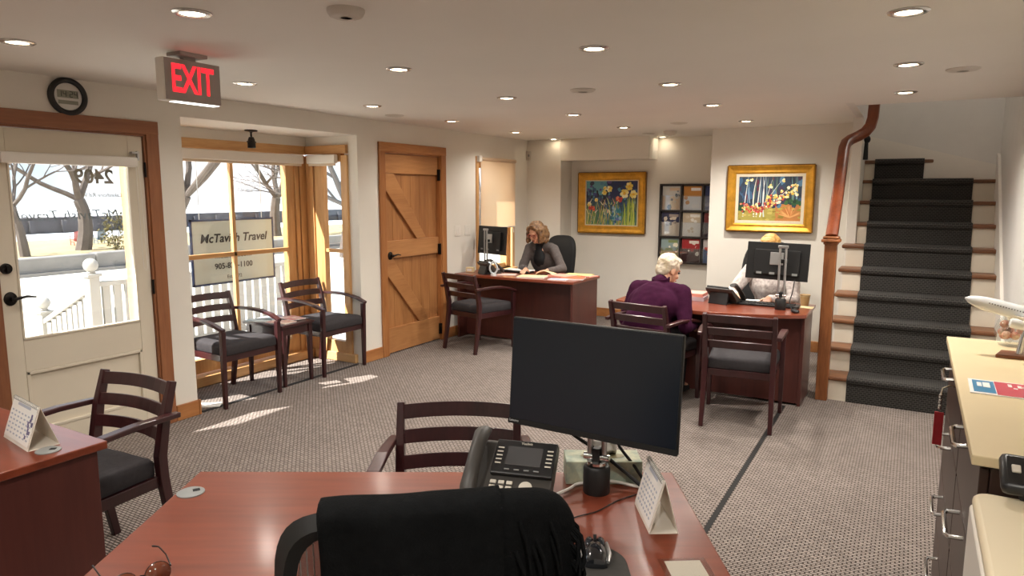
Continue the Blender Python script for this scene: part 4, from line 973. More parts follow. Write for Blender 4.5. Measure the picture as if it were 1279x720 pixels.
# the shawl
SHAWL = mat('black_wool', '0E0F10', .95, var=.25, scale=45, bump=.25, bscale=220, spec=.12)
sh = thing('shawl', 'black fringed wool shawl draped over the back of the near mesh chair', 'shawl', tuple(cch.location), cch.rotation_euler[2])
def topz(x):
    k = min(1, abs(x)/(BW/2)); e = .42 if x > 0 else .3
    c_ = k**(1/e); return .045*x+.004+((BT+BB)/2+(BT-BB)/2*(1-c_*c_)**(.5*e) if k < 1 else (BT+BB)/2)
def drape(x0, x1, off, lenb, lenf, seed, slant=0, nx=26, ny=34):
    def fn(a, b):
        x = x0+(x1-x0)*a; zt = topz(x)+.012+off
        s = b*(lenb+lenf)-lenf       # <0 front side, >0 hanging down at the back
        rr = .026+off
        if s < -rr*1.5: y = by(x, zt)+rr; z = zt-(-s-rr*1.5)-rr*.4
        elif s > rr*1.5: y = by(x, zt-s)-rr-.006; z = zt-(s-rr*1.5)-rr*.4
        else:
            t = s/(rr*1.5)*PI/2; y = by(x, zt)-rr*math.sin(t); z = zt-rr*.4*(1-math.cos(t))
        w = noise.noise(V((x*7+seed, z*2.0, seed)))*.016+.006*math.sin(x*38+seed+2*z)
        y -= w*min(1, abs(s)*8); x += slant*max(0, s)*(a-.2)+noise.noise(V((x*3, z*4, seed+5)))*.006*min(1, abs(s)*6)
        z += .004*noise.noise(V((x*9, seed, 2)))
        return V((x, y, z))
    return fn
f1 = drape(-.182, .130, .004, .62, .22, 1.3, .03)
g = G(); g.grid(f1, 30, 40); q = g.obj('main_fold', SHAWL, sh, angle=80); m_ = q.modifiers.new('s', 'SOLIDIFY'); m_.thickness = .012; m_.offset = 0
f2 = drape(.115, .262, -.002, .46, .12, 6.1, .10)
g = G(); g.grid(f2, 22, 34); q = g.obj('fringed_fold', SHAWL, sh, angle=80); m_ = q.modifiers.new('s', 'SOLIDIFY'); m_.thickness = .012; m_.offset = 0
g = G(); rr = random.Random(5)
for k in range(60):
    b = .22+.76*k/59; p0 = f2(1.0, b); L = rr.uniform(.05, .09); dx = rr.uniform(.004, .026); dy = rr.uniform(-.02, .01)
    g.tube([p0+V((-.012, 0, .004)), p0+V((.006+dx*.4, dy*.5-.004, -L*.3)), p0+V((dx*.7+.004, dy-.006, -L*.7)), p0+V((dx*.6, dy-.008, -L))], [.004, .0036, .003, .002], 5)
for k in range(16):
    a = .25+.7*rr.random(); b = .3+.35*rr.random(); p0 = f2(a, b); L = rr.uniform(.08, .13)
    g.tube([p0+V((-.01, -.008, .0)), p0+V((.004, -.014, -L*.4)), p0+V((.012, -.015, -L))], [.004, .0036, .002], 5)
g.obj('fringe', SHAWL, sh)

# ------------------------------------------------------------------ papers on far and stair desks
def sheet(name, label, cat, x, y, z, w, d, h, rz, m, group=None, cov=None):
    o = thing(name, label, cat, (x, y, z), R(rz), group); g = G(); g.bx(-w/2, w/2, -d/2, d/2, 0, h); g.obj('pages', m, o, smooth=False)
    if cov: g = G(); g.bx(-w/2, w/2, -d/2, d/2, h+.0002, h+.0022); g.obj('cover', cov, o, smooth=False)
    return o
Z0 = .7402
sheet('folder', 'manila folder lying in front of the seated woman on the far desk', 'folder', -3.55, 6.58, Z0, .30, .22, .010, 12, PAPER, None, FOLD)
o = thing('open_folder', 'cream folder held half open by the seated woman', 'folder', (-3.50, 6.80, Z0), R(15))
g = G(); g.grid(lambda a, b: V(((a-.5)*.24, (b-.5)*.2, .008+.05*math.sin(PI*a)**1.2*(1-.4*b))), 12, 6); q = g.obj('page', FOLD, o); q.modifiers.new('s', 'SOLIDIFY').thickness = .0012
sheet('paper_stack', 'pink paper stack at the middle of the far desk', 'paper', -3.28, 6.76, Z0, .26, .20, .020, -18, PAPERP)
sheet('paper_stack', 'yellow paper stack behind the orange brochures on the far desk', 'paper', -3.18, 6.98, Z0, .30, .18, .012, 5, YELP)
sheet('brochure_stack', 'orange brochure stack near the right corner of the far desk', 'brochures', -3.10, 6.66, Z0, .24, .20, .014, 14, PAPER, None, ORNG)
sheet('paper_sheet', 'white and blue leaflet at the front right edge of the far desk', 'paper', -3.20, 6.50, Z0, .20, .12, .006, 6, PAPER, None, mat('leaflet', 'E4E2E4', .5, col2='8C9AC0', scale=12))
sheet('paper_sheet', 'pink leaflet at the right rear corner of the far desk', 'paper', -3.03, 6.93, Z0, .13, .14, .010, -20, PAPERP)
sheet('paper_sheet', 'white sheet with a pink one beside the award on the far desk', 'paper', -3.93, 6.62, Z0, .26, .14, .003, 20, PAPER, None, mat('pale_pink', 'E8C3BA', .6))
o = thing('keyboard', 'black keyboard with papers on it, left of the woman at the far desk', 'keyboard', (-3.93, 6.90, Z0), R(-8)); g = G(); g.prism(rrect(-.22, .20, -.08, .08, .02), 0, .018); g.obj('base', BLK, o, bevel=.003)
g = G()
for r_ in range(4):
    for c_ in range(13): g.box((-.19+c_*.029, -.055+r_*.028, .021), (.024, .023, .007))
g.obj('keys', BLKM, o, smooth=False)
sheet('paper_stack', 'white papers lying on the keyboard at the far desk', 'paper', -3.90, 6.91, Z0+.0248, .34, .15, .006, -8, PAPER)
o = thing('glass_award', 'clear teardrop glass award standing on the far desk', 'award', (-4.0, 6.50, Z0), R(30))
g = G(); g.lathe([(0, 0), (.035, 0), (.033, .02), (0, .02)], n=20); g.obj('base', mat('award_base', 'D9DEE0', .15), o)
g = G(); ring = [(.042*math.cos(t)*(1-.35*max(0, math.sin(t))), 0, .085+.065*math.sin(t)) for t in [2*PI*k/24 for k in range(25)]]; g.tube(ring, .010, 10); g.obj('loop', mat('award_glass', 'CBD4D8', .1, coat=.5), o)
o = thing('card_box', 'small cream card box beside the phone on the far desk', 'box', (-4.40, 6.64, Z0), R(10)); g = G(); g.bx(-.045, .045, -.03, .03, 0, .055); g.obj('carton', FOLD, o, bevel=.003); g = G(); g.bx(-.03, .03, -.031, -.0302, .012, .04); g.obj('label_patch', PAPER, o, smooth=False)
# stair desk
sheet('paper_stack', 'stack of white paper under the pink sheets on the stair desk', 'paper', -1.63, 5.90, Z0, .27, .20, .035, 4, mat('lilac_paper', 'C9BCC4', .7, var=.05))
sheet('paper_stack', 'pink paper stack lying on white paper at the left of the stair desk', 'paper', -1.63, 5.90, Z0+.0352, .26, .19, .028, 1, PAPERP)
o = thing('keyboard', 'long black keyboard behind the monitor stand on the stair desk', 'keyboard', (-.98, 5.87, Z0), 0); g = G(); g.prism(rrect(-.24, .24, -.075, .075, .03), 0, .018); g.obj('base', BLK, o, bevel=.003)
g = G()
for r_ in range(4):
    for c_ in range(14): g.box((-.20+c_*.030, -.05+r_*.028, .021), (.025, .023, .007))
g.obj('keys', BLKM, o, smooth=False)
sheet('paper_sheet', 'white papers beside the keyboard in front of the hidden person', 'paper', -1.16, 6.01, Z0, .20, .10, .012, 12, PAPER)
o = thing('paper_cup', 'beige paper cup at the right rear of the stair desk', 'cup', (-.725, 6.03, Z0)); g = G(); g.lathe([(0, 0), (.030, 0), (.040, .085), (.043, .088), (.040, .090), (.036, .086), (.028, .004), (0, .004)], n=24); g.obj('cup_wall', mat('kraft_cup', 'B99A6C', .6), o)
g = G(); g.lathe([(.039, .074), (.0405, .074), (.0415, .082), (.040, .082)], n=24); g.obj('rim_band', mat('cup_band', 'C9B48C', .6), o)
sheet('paper_sheet', 'cream paper plate sheet under the cup on the stair desk', 'paper', -.71, 5.92, Z0, .13, .10, .004, 0, FOLD)
cable('black cable trailing from the stair desk monitor to the desk top', [(-.78, 5.80, .98), (-.79, 5.79, .88), (-.80, 5.75, .80), (-.77, 5.68, .748), (-.73, 5.63, .745)], .004, BLKM)
o = thing('computer_mouse', 'small dark computer mouse near the right front of the stair desk', 'mouse', (-.74, 5.62, Z0), R(30)); g = G(); g.ball((0, 0, .012), (.028, .048, .018)); bmesh.ops.bisect_plane(g.bm, geom=g.bm.verts[:]+g.bm.edges[:]+g.bm.faces[:], plane_co=(0, 0, .0), plane_no=(0, 0, -1), clear_outer=True); g.obj('shell', BLK, o); g = G(); g.tube([(-.004, .02, .026), (.004, .02, .026)], .007, 10); g.obj('wheel', BLKM, o)

# ------------------------------------------------------------------ filing cabinets at the right
CABM = wood('espresso_cabinet', '2A1A14', '3D281F', 'z', .4, scale=4)
CTOP = mat('cream_laminate', 'E5D2A8', .38, var=.03, scale=3)
def cabinet(label, y0, y1):
    o = thing('filing_cabinet', label, 'cabinet', (.40, (y0+y1)/2, 0)); L = y1-y0
    g = G(); g.bx(-.212, .23, -L/2, L/2, 0, 1.045); g.obj('carcass', CABM, o, smooth=False, bevel=.002)
    for k in range(4):
        z0 = .05+k*.248; g = G(); g.bx(-.232, -.213, -L/2+.006, L/2-.006, z0, z0+.242); d = g.obj('drawer', CABM, o, smooth=False, bevel=.003)
        z = z0+.215; g = G(); g.tube([(-.232, -.085, z), (-.262, -.085, z-.002), (-.27, -.07, z-.004), (-.27, .07, z-.004), (-.262, .085, z-.002), (-.232, .085, z)], .0065, 8); g.obj('handle', CHROME, d)
    return o
cabinet('dark filing cabinet with chrome handles, nearer of the two under the cream top', 1.815, 2.455)
cabinet('dark filing cabinet with chrome handles, farther of the two next to the stairs', 2.46, 3.28)
o = G().prism([(.15, 1.80), (.632, 1.80), (.632, 3.30), (.15, 3.30)], 1.046, 1.07).obj('worktop', CTOP, bevel=.003, smooth=False); tag(o, 'cream worktop across the two dark filing cabinets at the right', 'worktop')
# travel brochure on the top
o = thing('brochure', 'long travel brochure with blue and pink panels on the cream worktop', 'brochure', (.275, 2.465, 1.0702), R(-1))
g = G(); g.bx(-.095, .19, -.09, .09, 0, .003); g.obj('pages', PAPER, o, smooth=False)
g = G(); g.bx(-.085, -.03, -.075, .075, .0031, .0036); g.obj('blue_panel', mat('blue_print', '2E86B4', .35), o, smooth=False)
g = G(); g.bx(-.028, .19, -.085, .08, .0031, .0036); g.obj('pink_panel', mat('pink_print', 'CE3E56', .35), o, smooth=False)
g = G(); g.box((-.05, .02, .0040), (.018, .06, .0008)); g.box((-.068, .02, .0040), (.012, .05, .0008)); rr = random.Random(2)
for k in range(14): g.box((.01+k*.012, .03+rr.uniform(-.02, .015), .0040), (.010, rr.uniform(.01, .035), .0008))
g.obj('print', PAPER, o, smooth=False)
# key fob
o = thing('key_tag', 'red fabric key tag hanging from the farther filing cabinet', 'key tag', (.120, 2.60, 1.02))
g = G(); g.tube([(.05, .03, .0), (.02, .025, .005), (.0, .0, .0), (-.004, -.006, -.02)], .003, 7); g.obj('hook', CHROME, o)
g = G()
for k in range(6): g.ball((-.004, -.006+(.004 if k % 2 else -.004), -.022-k*.009), .006, 8, 6)
g.obj('bead_chain', CHROME, o)
g = G(); g.box((-.004, -.006, -.135), (.027, .005, .112), rot=Matrix.Rotation(R(-12), 3, 'Z')); q = g.obj('tag_strip', mat('red_fabric', 'A01822', .6, var=.1, scale=40), o, bevel=.002)
# aircraft model
def airplane():
    o = thing('model_airplane', 'white model jet airliner on a stand, on the cream worktop', 'model airplane', (.40, 3.0, 1.0702))
    WP = mat('model_white', 'EDF0F0', .25, coat=.4)
    o2 = []
    ax = V((1, -.05, -.235)).normalized(); nose = V((-.218, 0.0, .200)); upv = V((0, 0, 1)); sd = ax.cross(upv).normalized(); up = sd.cross(ax)
    g = G(); rings = []
    for t, r in ((0, .003), (.012, .012), (.03, .019), (.06, .0245), (.10, .0265), (.30, .0265), (.40, .024), (.47, .014), (.50, .005)):
        c_ = nose+ax*t+up*(.008*max(0, t-.3)*5); rings.append([c_+sd*r*math.cos(k*PI/10)+up*r*math.sin(k*PI/10) for k in range(20)])
    g.loft(rings); g.obj('fuselage', WP, o)
    def Q(t, s, h): return nose+ax*t+sd*s+up*h
    g = G()
    for sg in (-1, 1):
        for k in range(24): g.box(Q(.075+k*.0085, sg*.0257, .008), (.003, .002, .004))
    g.obj('windows', mat('window_grey', '3B3F48', .3), o, smooth=False)
    for sg in (-1, 1):
        g = G(); L = []
        for p0, p1 in (((.15, sg*.02, -.012), (.23, sg*.02, -.012)), ((.26, sg*.24, .02), (.285, sg*.24, .02))):
            a, b = Q(*p0), Q(*p1); L.append([a, (a+b)/2+up*.004, b, (a+b)/2-up*.003])
        g.loft(L); g.obj('wing', WP, o)
        g = G(); c_ = Q(.145, sg*.085, -.030); q = ax.to_track_quat('Z', 'Y').to_matrix().to_4x4(); g.lathe([(.010, 0), (.016, .004), (.018, .02), (.015, .05), (.008, .062), (0, .062)], tuple(c_), 16, q); g.obj('engine', WP, o)
        g = G(); L = []
        for p0, p1 in (((.44, sg*.008, .02), (.475, sg*.008, .02)), ((.475, sg*.08, .028), (.49, sg*.08, .028))):
            a, b = Q(*p0), Q(*p1); L.append([a, (a+b)/2+up*.002, b, (a+b)/2-up*.002])
        g.loft(L); g.obj('tailplane', WP, o)
    g = G(); L = []
    for p0, p1 in (((.41, 0, .03), (.475, 0, .028)), ((.465, 0, .11), (.495, 0, .11))):
        a, b = Q(*p0), Q(*p1); L.append([a, (a+b)/2+sd*.003, b, (a+b)/2-sd*.003])
    g.loft(L); g.obj('tail_fin', mat('fin_red', 'B3372C', .3), o)
    g = G(); g.prism([(-.115, -.05), (.10, -.045), (.10, .045), (-.09, .05)], 0, .012); g.obj('stand_base', wood('stand_wood', '6A3B22', '8E5636', 'x', .4), o, bevel=.003)
    g = G(); g.tube([(-.04, 0, .012), (-.035, 0, .07), (-.02, 0, .135)], [.012, .008, .006], 10); g.obj('stand_stem', CHROME, o)
airplane()
o = thing('keepsake_globe', 'clear glass ornament with red flowers behind the model airplane stand', 'ornament', (.352, 3.215, 1.0702)); g = G(); g.lathe([(0, 0), (.035, 0), (.05, .03), (.055, .06), (.045, .095), (.03, .11), (.028, .11), (.04, .06), (0, .008)], n=24); g.obj('glass_body', glass('ornament_glass', (.93, .95, .95), .15), o)
g = G(); rr = random.Random(8)
for k in range(9): g.ball((rr.uniform(-.03, .03), rr.uniform(-.03, .03), rr.uniform(.03, .085)), .016, 8, 6)
g.obj('flower_filling', mat('red_flower', 'C0432E', .6, col2='E2C6A8', scale=30), o)
# printer on its stand
o = thing('printer', 'white and cream office printer with dark control panel at the lower right corner', 'printer', (.37, 1.36, .675))
PRW = mat('printer_white', 'E9E4DA', .4); PRT = mat('printer_cream', 'EBDDBE', .4)
g = G(); pts = rrect(-.225, .235, -.36, .37, .035, 5); g.prism(pts, 0, .315); g.obj('body', PRW, o, bevel=.004)
g = G(); g.prism([(x*.985, y*.985) for x, y in pts], .3155, .342); g.obj('lid', PRT, o, bevel=.010, seg=3)
g = G(); g.prism(rrect(-.12, .16, .12, .33, .04), .3425, .346); g.obj('output_tray', mat('tray_grey', 'A9A79C', .5), o)
for k, (y, z, h) in enumerate(((.1, .2, .09), (-.05, .18, .06), (.2, .12, .05))):
    g = G(); g.box((-.226, y, z), (.003, .010, h)); g.obj('side_vent', BLKM, o, smooth=False)
g = G(); q = Matrix.Rotation(R(28), 3, 'X'); g.box((.005, .372, .388), (.36, .10, .03), rot=q); cp = g.obj('control_panel', PHS, o, bevel=.012)
g = G(); g.box((.02, .364, .404), (.27, .052, .004), rot=q); g.obj('display', mat('panel_lcd', '8D918C', .3), cp, smooth=False)
g = G(); g.box((-.148, .364, .404), (.016, .02, .006), rot=q); g.obj('button', KEYM, cp, bevel=.002)
g = G(); g.bx(-.14, .18, .345, .372, .342, .38); g.obj('panel_base', BLK, o, bevel=.004)
o = thing('printer_stand', 'dark low stand under the printer at the lower right', 'stand', (.39, 1.36, 0)); g = G(); g.bx(-.23, .24, -.38, .40, .62, .675); g.obj('top', CABM, o, smooth=False, bevel=.003)
for sx in (-.22, .22):
    g = G(); g.bx(sx-.012, sx+.012, -.37, .39, 0, .62); g.obj('side_panel', CABM, o, smooth=False)
g = G(); g.bx(-.2, .2, -.36, .38, .28, .30); g.obj('shelf', CABM, o, smooth=False)

# ------------------------------------------------------------------ people
def blob(name, prims, mats, voxel, parent, smooth_it=4, disp=None):
    """prims: (material index, 'c', a, b, ra, rb) tapered limb or (material index, 'e', centre, radii, rotation) -> one fused surface"""
    g = G()
    for p_ in prims:
        if p_[1] == 'c': g.caps(*p_[2:6])
        else: g.ball(p_[2], p_[3], 20, 14, p_[4] if len(p_) > 4 else None)
    me = g.mesh('fuse'); o = bpy.data.objects.new('fuse', me); COL.objects.link(o)
    m = o.modifiers.new('r', 'REMESH'); m.mode = 'VOXEL'; m.voxel_size = voxel
    if smooth_it: s = o.modifiers.new('s', 'SMOOTH'); s.factor = .5; s.iterations = smooth_it
    dg = bpy.context.evaluated_depsgraph_get(); dg.update()
    out = bpy.data.meshes.new_from_object(o.evaluated_get(dg)); bpy.data.objects.remove(o)
    n = len(out.vertices); co = np.empty(n*3); out.vertices.foreach_get('co', co); co = co.reshape(-1, 3)
    if disp:
        for i, vv in enumerate(out.vertices):
            c_ = V(co[i]); k = disp(c_); vv.co = c_+vv.normal*k
    if len(mats) > 1:
        best = np.full(n, 1e9); idx = np.zeros(n, int)
        for p_ in prims:
            if p_[1] == 'c':
                a = np.array(p_[2]); b = np.array(p_[3]); d = b-a; L = max(d@d, 1e-9); t = np.clip((co-a)@d/L, 0, 1)
                ds = np.linalg.norm(co-(a+t[:, None]*d), axis=1)-(p_[4]+(p_[5]-p_[4])*t)
            else:
                q = co-np.array(p_[2])
                if len(p_) > 4 and p_[4] is not None: q = q @ np.array(p_[4])
                r = np.array(p_[3]); k = np.linalg.norm(q/r, axis=1); ds = (k-1)*r.min()
            w = ds < best; best[w] = ds[w]; idx[w] = p_[0]
        for f in out.polygons: f.material_index = int(np.bincount(idx[list(f.vertices)]).argmax())
    out.materials.clear()
    for k in mats: out.materials.append(k)
    out.polygons.foreach_set('use_smooth', [True]*len(out.polygons)); out.name = name
    q = bpy.data.objects.new(name, out); COL.objects.link(q); q.parent = parent
    return q
def ik(sh, ha, l1, l2, pole):
    sh, ha = V(sh), V(ha); d = ha-sh; L = min(d.length, (l1+l2)*.995); d.normalize(); ha = sh+d*L
    a = (l1*l1-l2*l2+L*L)/(2*L); h = math.sqrt(max(0, l1*l1-a*a)); pl = V(pole); pl = (pl-d*pl.dot(d)).normalized()
    return sh+d*a+pl*h, ha
def hand(wr, fwd, nrm, side, curl=.5, s=1.0):
    """palm and five fingers; fwd towards the finger tips, nrm = back of the hand, side=+1 if the thumb is at fwd x nrm"""
    wr, f, n = V(wr), V(fwd).normalized(), V(nrm); n = (n-f*n.dot(f)).normalized(); t = f.cross(n)*side
    P = []
    for k, o_ in enumerate((.026, .009, -.009, -.026)):
        P.append((0, 'c', wr+t*o_*.45*s+f*.01*s, wr+t*o_*s+f*.078*s, .013*s, .011*s))
    for k, (o_, L) in enumerate(((.027, .066), (.0095, .074), (-.0095, .069), (-.027, .054))):
        a = wr+t*o_*s+f*.080*s; dir_ = f; pr = a
        for j, seg in enumerate((.45, .30, .25)):
            ang = curl*(.35+.45*j); dir_ = (f*math.cos(ang)-n*math.sin(ang)); nx = pr+dir_*L*seg*s; P.append((0, 'c', pr, nx, (.0088-.0008*j)*s, (.0082-.0010*j)*s)); pr = nx
    a = wr+t*.024*s+f*.022*s; b = a+(t*.7+f*.7-n*.15).normalized()*.040*s; c_ = b+(t*.35+f*.85-n*.35).normalized()*.030*s
    P += [(0, 'c', a, b, .0125*s, .010*s), (0, 'c', b, c_, .0098*s, .008*s)]
    return P
def seated(label, loc, rz, lean, head_pitch, head_yaw, hands, skin, shirt, trousers, hairm, hairf, shoulder=.19, girth=1.0, hand_dirs=None, inner=None, torso=.47, legs_fwd=.42, neck_fwd=.0, seat=.505, scale=1.0, pole=(.75, -.35, -.75), neck_up=.075):
    o = thing('person', label, 'person', loc, rz); o.scale = (scale,)*3
    S = skin; hip = V((0, 0, seat+.085)); ld = V((0, math.sin(lean), math.cos(lean)))
    chest = hip+ld*torso*.62; shc = hip+ld*torso; nb = shc+V((0, neck_fwd*.3, .02))
    hr = Euler((-head_pitch, 0, head_yaw)).to_matrix()
    hc = nb+V((0, .035+neck_fwd, neck_up))+hr @ V((0, .01, .085))
    E = []; C = []
    # head with face
    E += [(0, 'e', hc+hr @ V((0, -.012, .02)), (.073, .090, .092), hr), (0, 'e', hc+hr @ V((0, .022, -.05)), (.056, .066, .066), hr), (0, 'e', hc+hr @ V((0, .06, -.093)), (.026, .022, .018), hr)]
    E += [(0, 'c', hc+hr @ V((0, .082, .005)), hc+hr @ V((0, .101, -.030)), .009, .014), (0, 'e', hc+hr @ V((0, .076, .022)), (.05, .014, .010), hr), (0, 'e', hc+hr @ V((0, .078, -.066)), (.024, .012, .010), hr)]
    for s in (-1, 1): E += [(0, 'e', hc+hr @ V((s*.075, -.012, -.015)), (.010, .022, .032), hr), (0, 'e', hc+hr @ V((s*.034, .060, -.032)), (.024, .022, .022), hr)]
    E += [(0, 'c', nb+V((0, -.005, -.03)), hc+hr @ V((0, -.02, -.05)), .056, .054)]
    # torso core, arms, legs (skin underneath the clothes)
    E += [(0, 'c', hip, chest, .105, .105), (0, 'c', chest, shc-V((0, 0, .04)), .105, .085)]
    C += [(0, 'e', hip+V((0, 0, .02)), (.175*girth, .135*girth, .115), None), (0, 'c', hip+V((0, 0, .05)), chest, .145*girth, .150*girth), (0, 'e', chest, (.185*girth, .135*girth, .16), None), (0, 'c', chest, shc-ld*.06, .14*girth, .10), (0, 'c', shc+V((-shoulder*.72, 0, -.015)), shc+V((shoulder*.72, 0, -.015)), .066, .066), (0, 'c', shc-ld*.02, nb+V((0, .0, .028)), .078, .060)]
    for s, hk in ((-1, 0), (1, 1)):
        sh = shc+V((s*shoulder, 0, -.03)); elb, wr = ik(sh, hands[hk], .29, .255, (s*pole[0], pole[1], pole[2]))
        E += [(0, 'c', sh, elb, .044, .036), (0, 'c', elb, wr, .036, .025)]
        C += [(0, 'c', sh, elb, .062*girth, .052), (0, 'c', elb, elb+(wr-elb)*.93, .052, .036)]
        fd, nr = (hand_dirs[hk] if hand_dirs else ((wr-elb).normalized(), V((0, 0, 1))))
        E += hand(wr, fd, nr, -s, .55)
    T = []
    for s in (-1, 1):
        hp = hip+V((s*.085, .02, -.02)); kn = V((s*.12, legs_fwd, seat+.055)); an = V((s*.12, legs_fwd-.03, .095))
        E += [(0, 'c', hp, kn, .062, .045), (0, 'c', kn, an, .044, .032), (0, 'c', an, an+V((0, .13, -.055)), .032, .024)]
        T += [(0, 'c', hp, kn, .084, .064), (0, 'c', kn, an, .062, .052)]
    T += [(0, 'e', hip+V((0, 0, -.01)), (.165*girth, .12*girth, .085), None)]
    body = blob('body', E, [S], .0055, o, 3)
    blob('shirt', C, [shirt], .009, o, 6, lambda c_: .006*noise.noise(c_*9)+.004*noise.noise(c_*22))
    blob('trousers', T, [trousers], .010, o, 5)
    for s in (-1, 1):
        an = V((s*.12, legs_fwd-.03, .05)); blob('shoe', [(0, 'c', an+V((0, -.03, -.005)), an+V((0, .05, -.01)), .040, .040), (0, 'c', an+V((0, .05, -.012)), an+V((0, .15, -.02)), .038, .030)], [BLKM], .009, o, 4)
    hairf(o, hc, hr, hairm)
    for s in (-1, 1):
        g = G(); g.ball(hc+hr @ V((s*.031, .079, .004)), (.011, .008, .007)); g.obj('eye', mat('eye_dark', '2A1E1A', .3), o)
    g = G(); g.ball(hc+hr @ V((0, .089, -.064)), (.022, .006, .006)); g.obj('lips', mat('lips', 'A8584E', .5), o)
    return o, hc, hr, nb, shc, chest, hip
SKIN = mat('skin', 'D3A184', .5, var=.06, scale=20)
def hair_long(o, hc, hr, m):
    P = [(0, 'e', hc+hr @ V((0, -.030, .035)), (.090, .098, .098), hr)]
    rr = random.Random(3)
    for s in (-1, 1):
        for k in range(6):
            y = .022-k*.026; a = hc+hr @ V((s*(.076+.012*math.sin(k)), y, .05-.008*k)); b = a+V((s*rr.uniform(.004, .018), rr.uniform(-.022, .0), -.08)); c_ = b+V((s*rr.uniform(-.012, .016), rr.uniform(-.01, .01), -.065))
            P += [(0, 'c', a, b, .030, .030), (0, 'c', b, c_, .029, .018)]
    for k in range(5):
        x = -.06+.03*k; a = hc+hr @ V((x, -.09, .0)); P += [(0, 'c', a, a+V((x*.2, -.02, -.15)), .035, .024)]
    for s in (-1, 1): P += [(0, 'c', hc+hr @ V((s*.012, .045, .104)), hc+hr @ V((s*.072, .046, .045)), .018, .020)]
    blob('hair', P, [m], .007, o, 2, lambda c_: .010*noise.noise(c_*26)+.005*noise.noise(c_*60))
def hair_short(o, hc, hr, m):
    P = [(0, 'e', hc+hr @ V((0, -.030, .038)), (.086, .096, .090), hr), (0, 'e', hc+hr @ V((0, -.062, -.020)), (.072, .052, .066), hr), (0, 'e', hc+hr @ V((0, .03, .088)), (.058, .045, .028), hr)]
    for s in (-1, 1): P += [(0, 'e', hc+hr @ V((s*.062, -.010, .03)), (.022, .05, .045), hr)]
    blob('hair', P, [m], .006, o, 2, lambda c_: .006*noise.noise(c_*30)+.004*noise.noise(c_*75))
HAIRB = mat('brown_blond_hair', '4A3222', .55, col2='94704A', scale=32)
HAIRW = mat('white_hair', 'D9CDBB', .6, col2='B9A583', scale=16)
HAIRG = mat('golden_hair', 'B5833F', .55, col2='D9AE6A', scale=26)
CARD = mat('grey_cardigan', '57504E', .9, var=.18, scale=50, bump=.2, bscale=200); TEE = mat('black_top', '121417', .85)
PURP = mat('purple_shirt', '36142B', .95, spec=.08, var=.14, scale=18, bump=.1, bscale=120); DARKT = mat('dark_trousers', '1D1C22', .9, var=.1)
BLOU = mat('white_blouse', 'E3DCD6', .8, col2='A89C98', scale=34)
# woman at the far desk, facing the room and looking down
wo, hc, hr, nb, shc, chest, hip = seated('seated woman with glasses, wavy brown-blond hair and grey cardigan, reading at the far desk', (-3.765, 7.40, 0), R(176), R(22), R(27), R(-6), [(-.29, .52, .785), (-.01, .54, .785)],
    SKIN, CARD, DARKT, HAIRB, hair_long, shoulder=.165, hand_dirs=[((.5, 1, -.1), (0, .1, 1)), ((-.3, 1, -.1), (0, .1, 1))], neck_fwd=.03)
ld = (shc-hip).normalized(); P = [(0, 'c', hip+V((0, .075, .10)), chest+V((0, .075, .02)), .088, .095), (0, 'c', chest+V((0, .075, .02)), shc+V((0, .045, -.03)), .095, .055), (0, 'c', shc+V((0, .02, 0)), nb+V((0, .025, .045)), .066, .062)]
blob('black_top', P, [TEE], .008, wo, 5)
g = G()
for s in (-1, 1):
    ring = [hc+hr @ V((s*.034+.026*math.cos(t), .094-.004*abs(math.cos(t)), .0+.020*math.sin(t))) for t in [2*PI*k/18 for k in range(19)]]; g.tube(ring, .0028, 6)
    g.tube([hc+hr @ V((s*.060, .090, .004)), hc+hr @ V((s*.080, .0, .004))], .0022, 6)
g.tube([hc+hr @ V((-.009, .096, .003)), hc+hr @ V((.009, .096, .003))], .0025, 6); g.obj('glasses', mat('red_frames', 'A2402F', .3), wo)
g = G(); a = wo.matrix_world if False else None; pnp = V((-.03, .60, .782)); g.tube([pnp+V((0, -.03, .06)), pnp+V((.015, .03, -.005))], .004, 8); pen = g.obj('pen', BLK); pen.location = (-3.765, 7.40, 0); pen.rotation_euler = (0, 0, R(176)); tag(pen, 'dark pen in the hand of the woman at the far desk', 'pen')
# visitor in the purple shirt, seen from behind
el = seated('white haired person in a purple shirt and dark trousers, seated with back to the camera', (-1.785, 5.18, 0), R(-12), R(32), R(26), R(-24), [(-.20, .40, .66), (.25, .34, .60)],
    SKIN, PURP, DARKT, HAIRW, hair_short, shoulder=.20, girth=1.24, torso=.405, neck_fwd=.03, legs_fwd=.39, seat=.465, hand_dirs=[((.3, 1, -.4), (0, .4, 1)), ((-.3, 1, -.4), (0, .4, 1))], pole=(.35, -.25, -.9), neck_up=.045)
nbw = el[3]; g = G(); ring = [nbw+V((.068*math.cos(t), .062*math.sin(t)+.005, .040+.012*math.sin(t))) for t in [2*PI*k/24 for k in range(25)]]; g.sweep(ring, .012, .036); g.obj('collar', PURP, el[0])
# person behind the monitor
hi = seated('person with golden hair and a pale patterned blouse, mostly hidden behind the stair desk monitor', (-1.05, 6.52, 0), R(176), R(18), R(18), R(0), [(-.08, .49, .778), (.19, .47, .778)],
    SKIN, BLOU, DARKT, HAIRG, hair_short, shoulder=.18, girth=1.02, torso=.43, neck_fwd=.01, legs_fwd=.35, hand_dirs=[((-.1, 1, -.1), (0, .1, 1)), ((.1, 1, -.1), (0, .1, 1))])

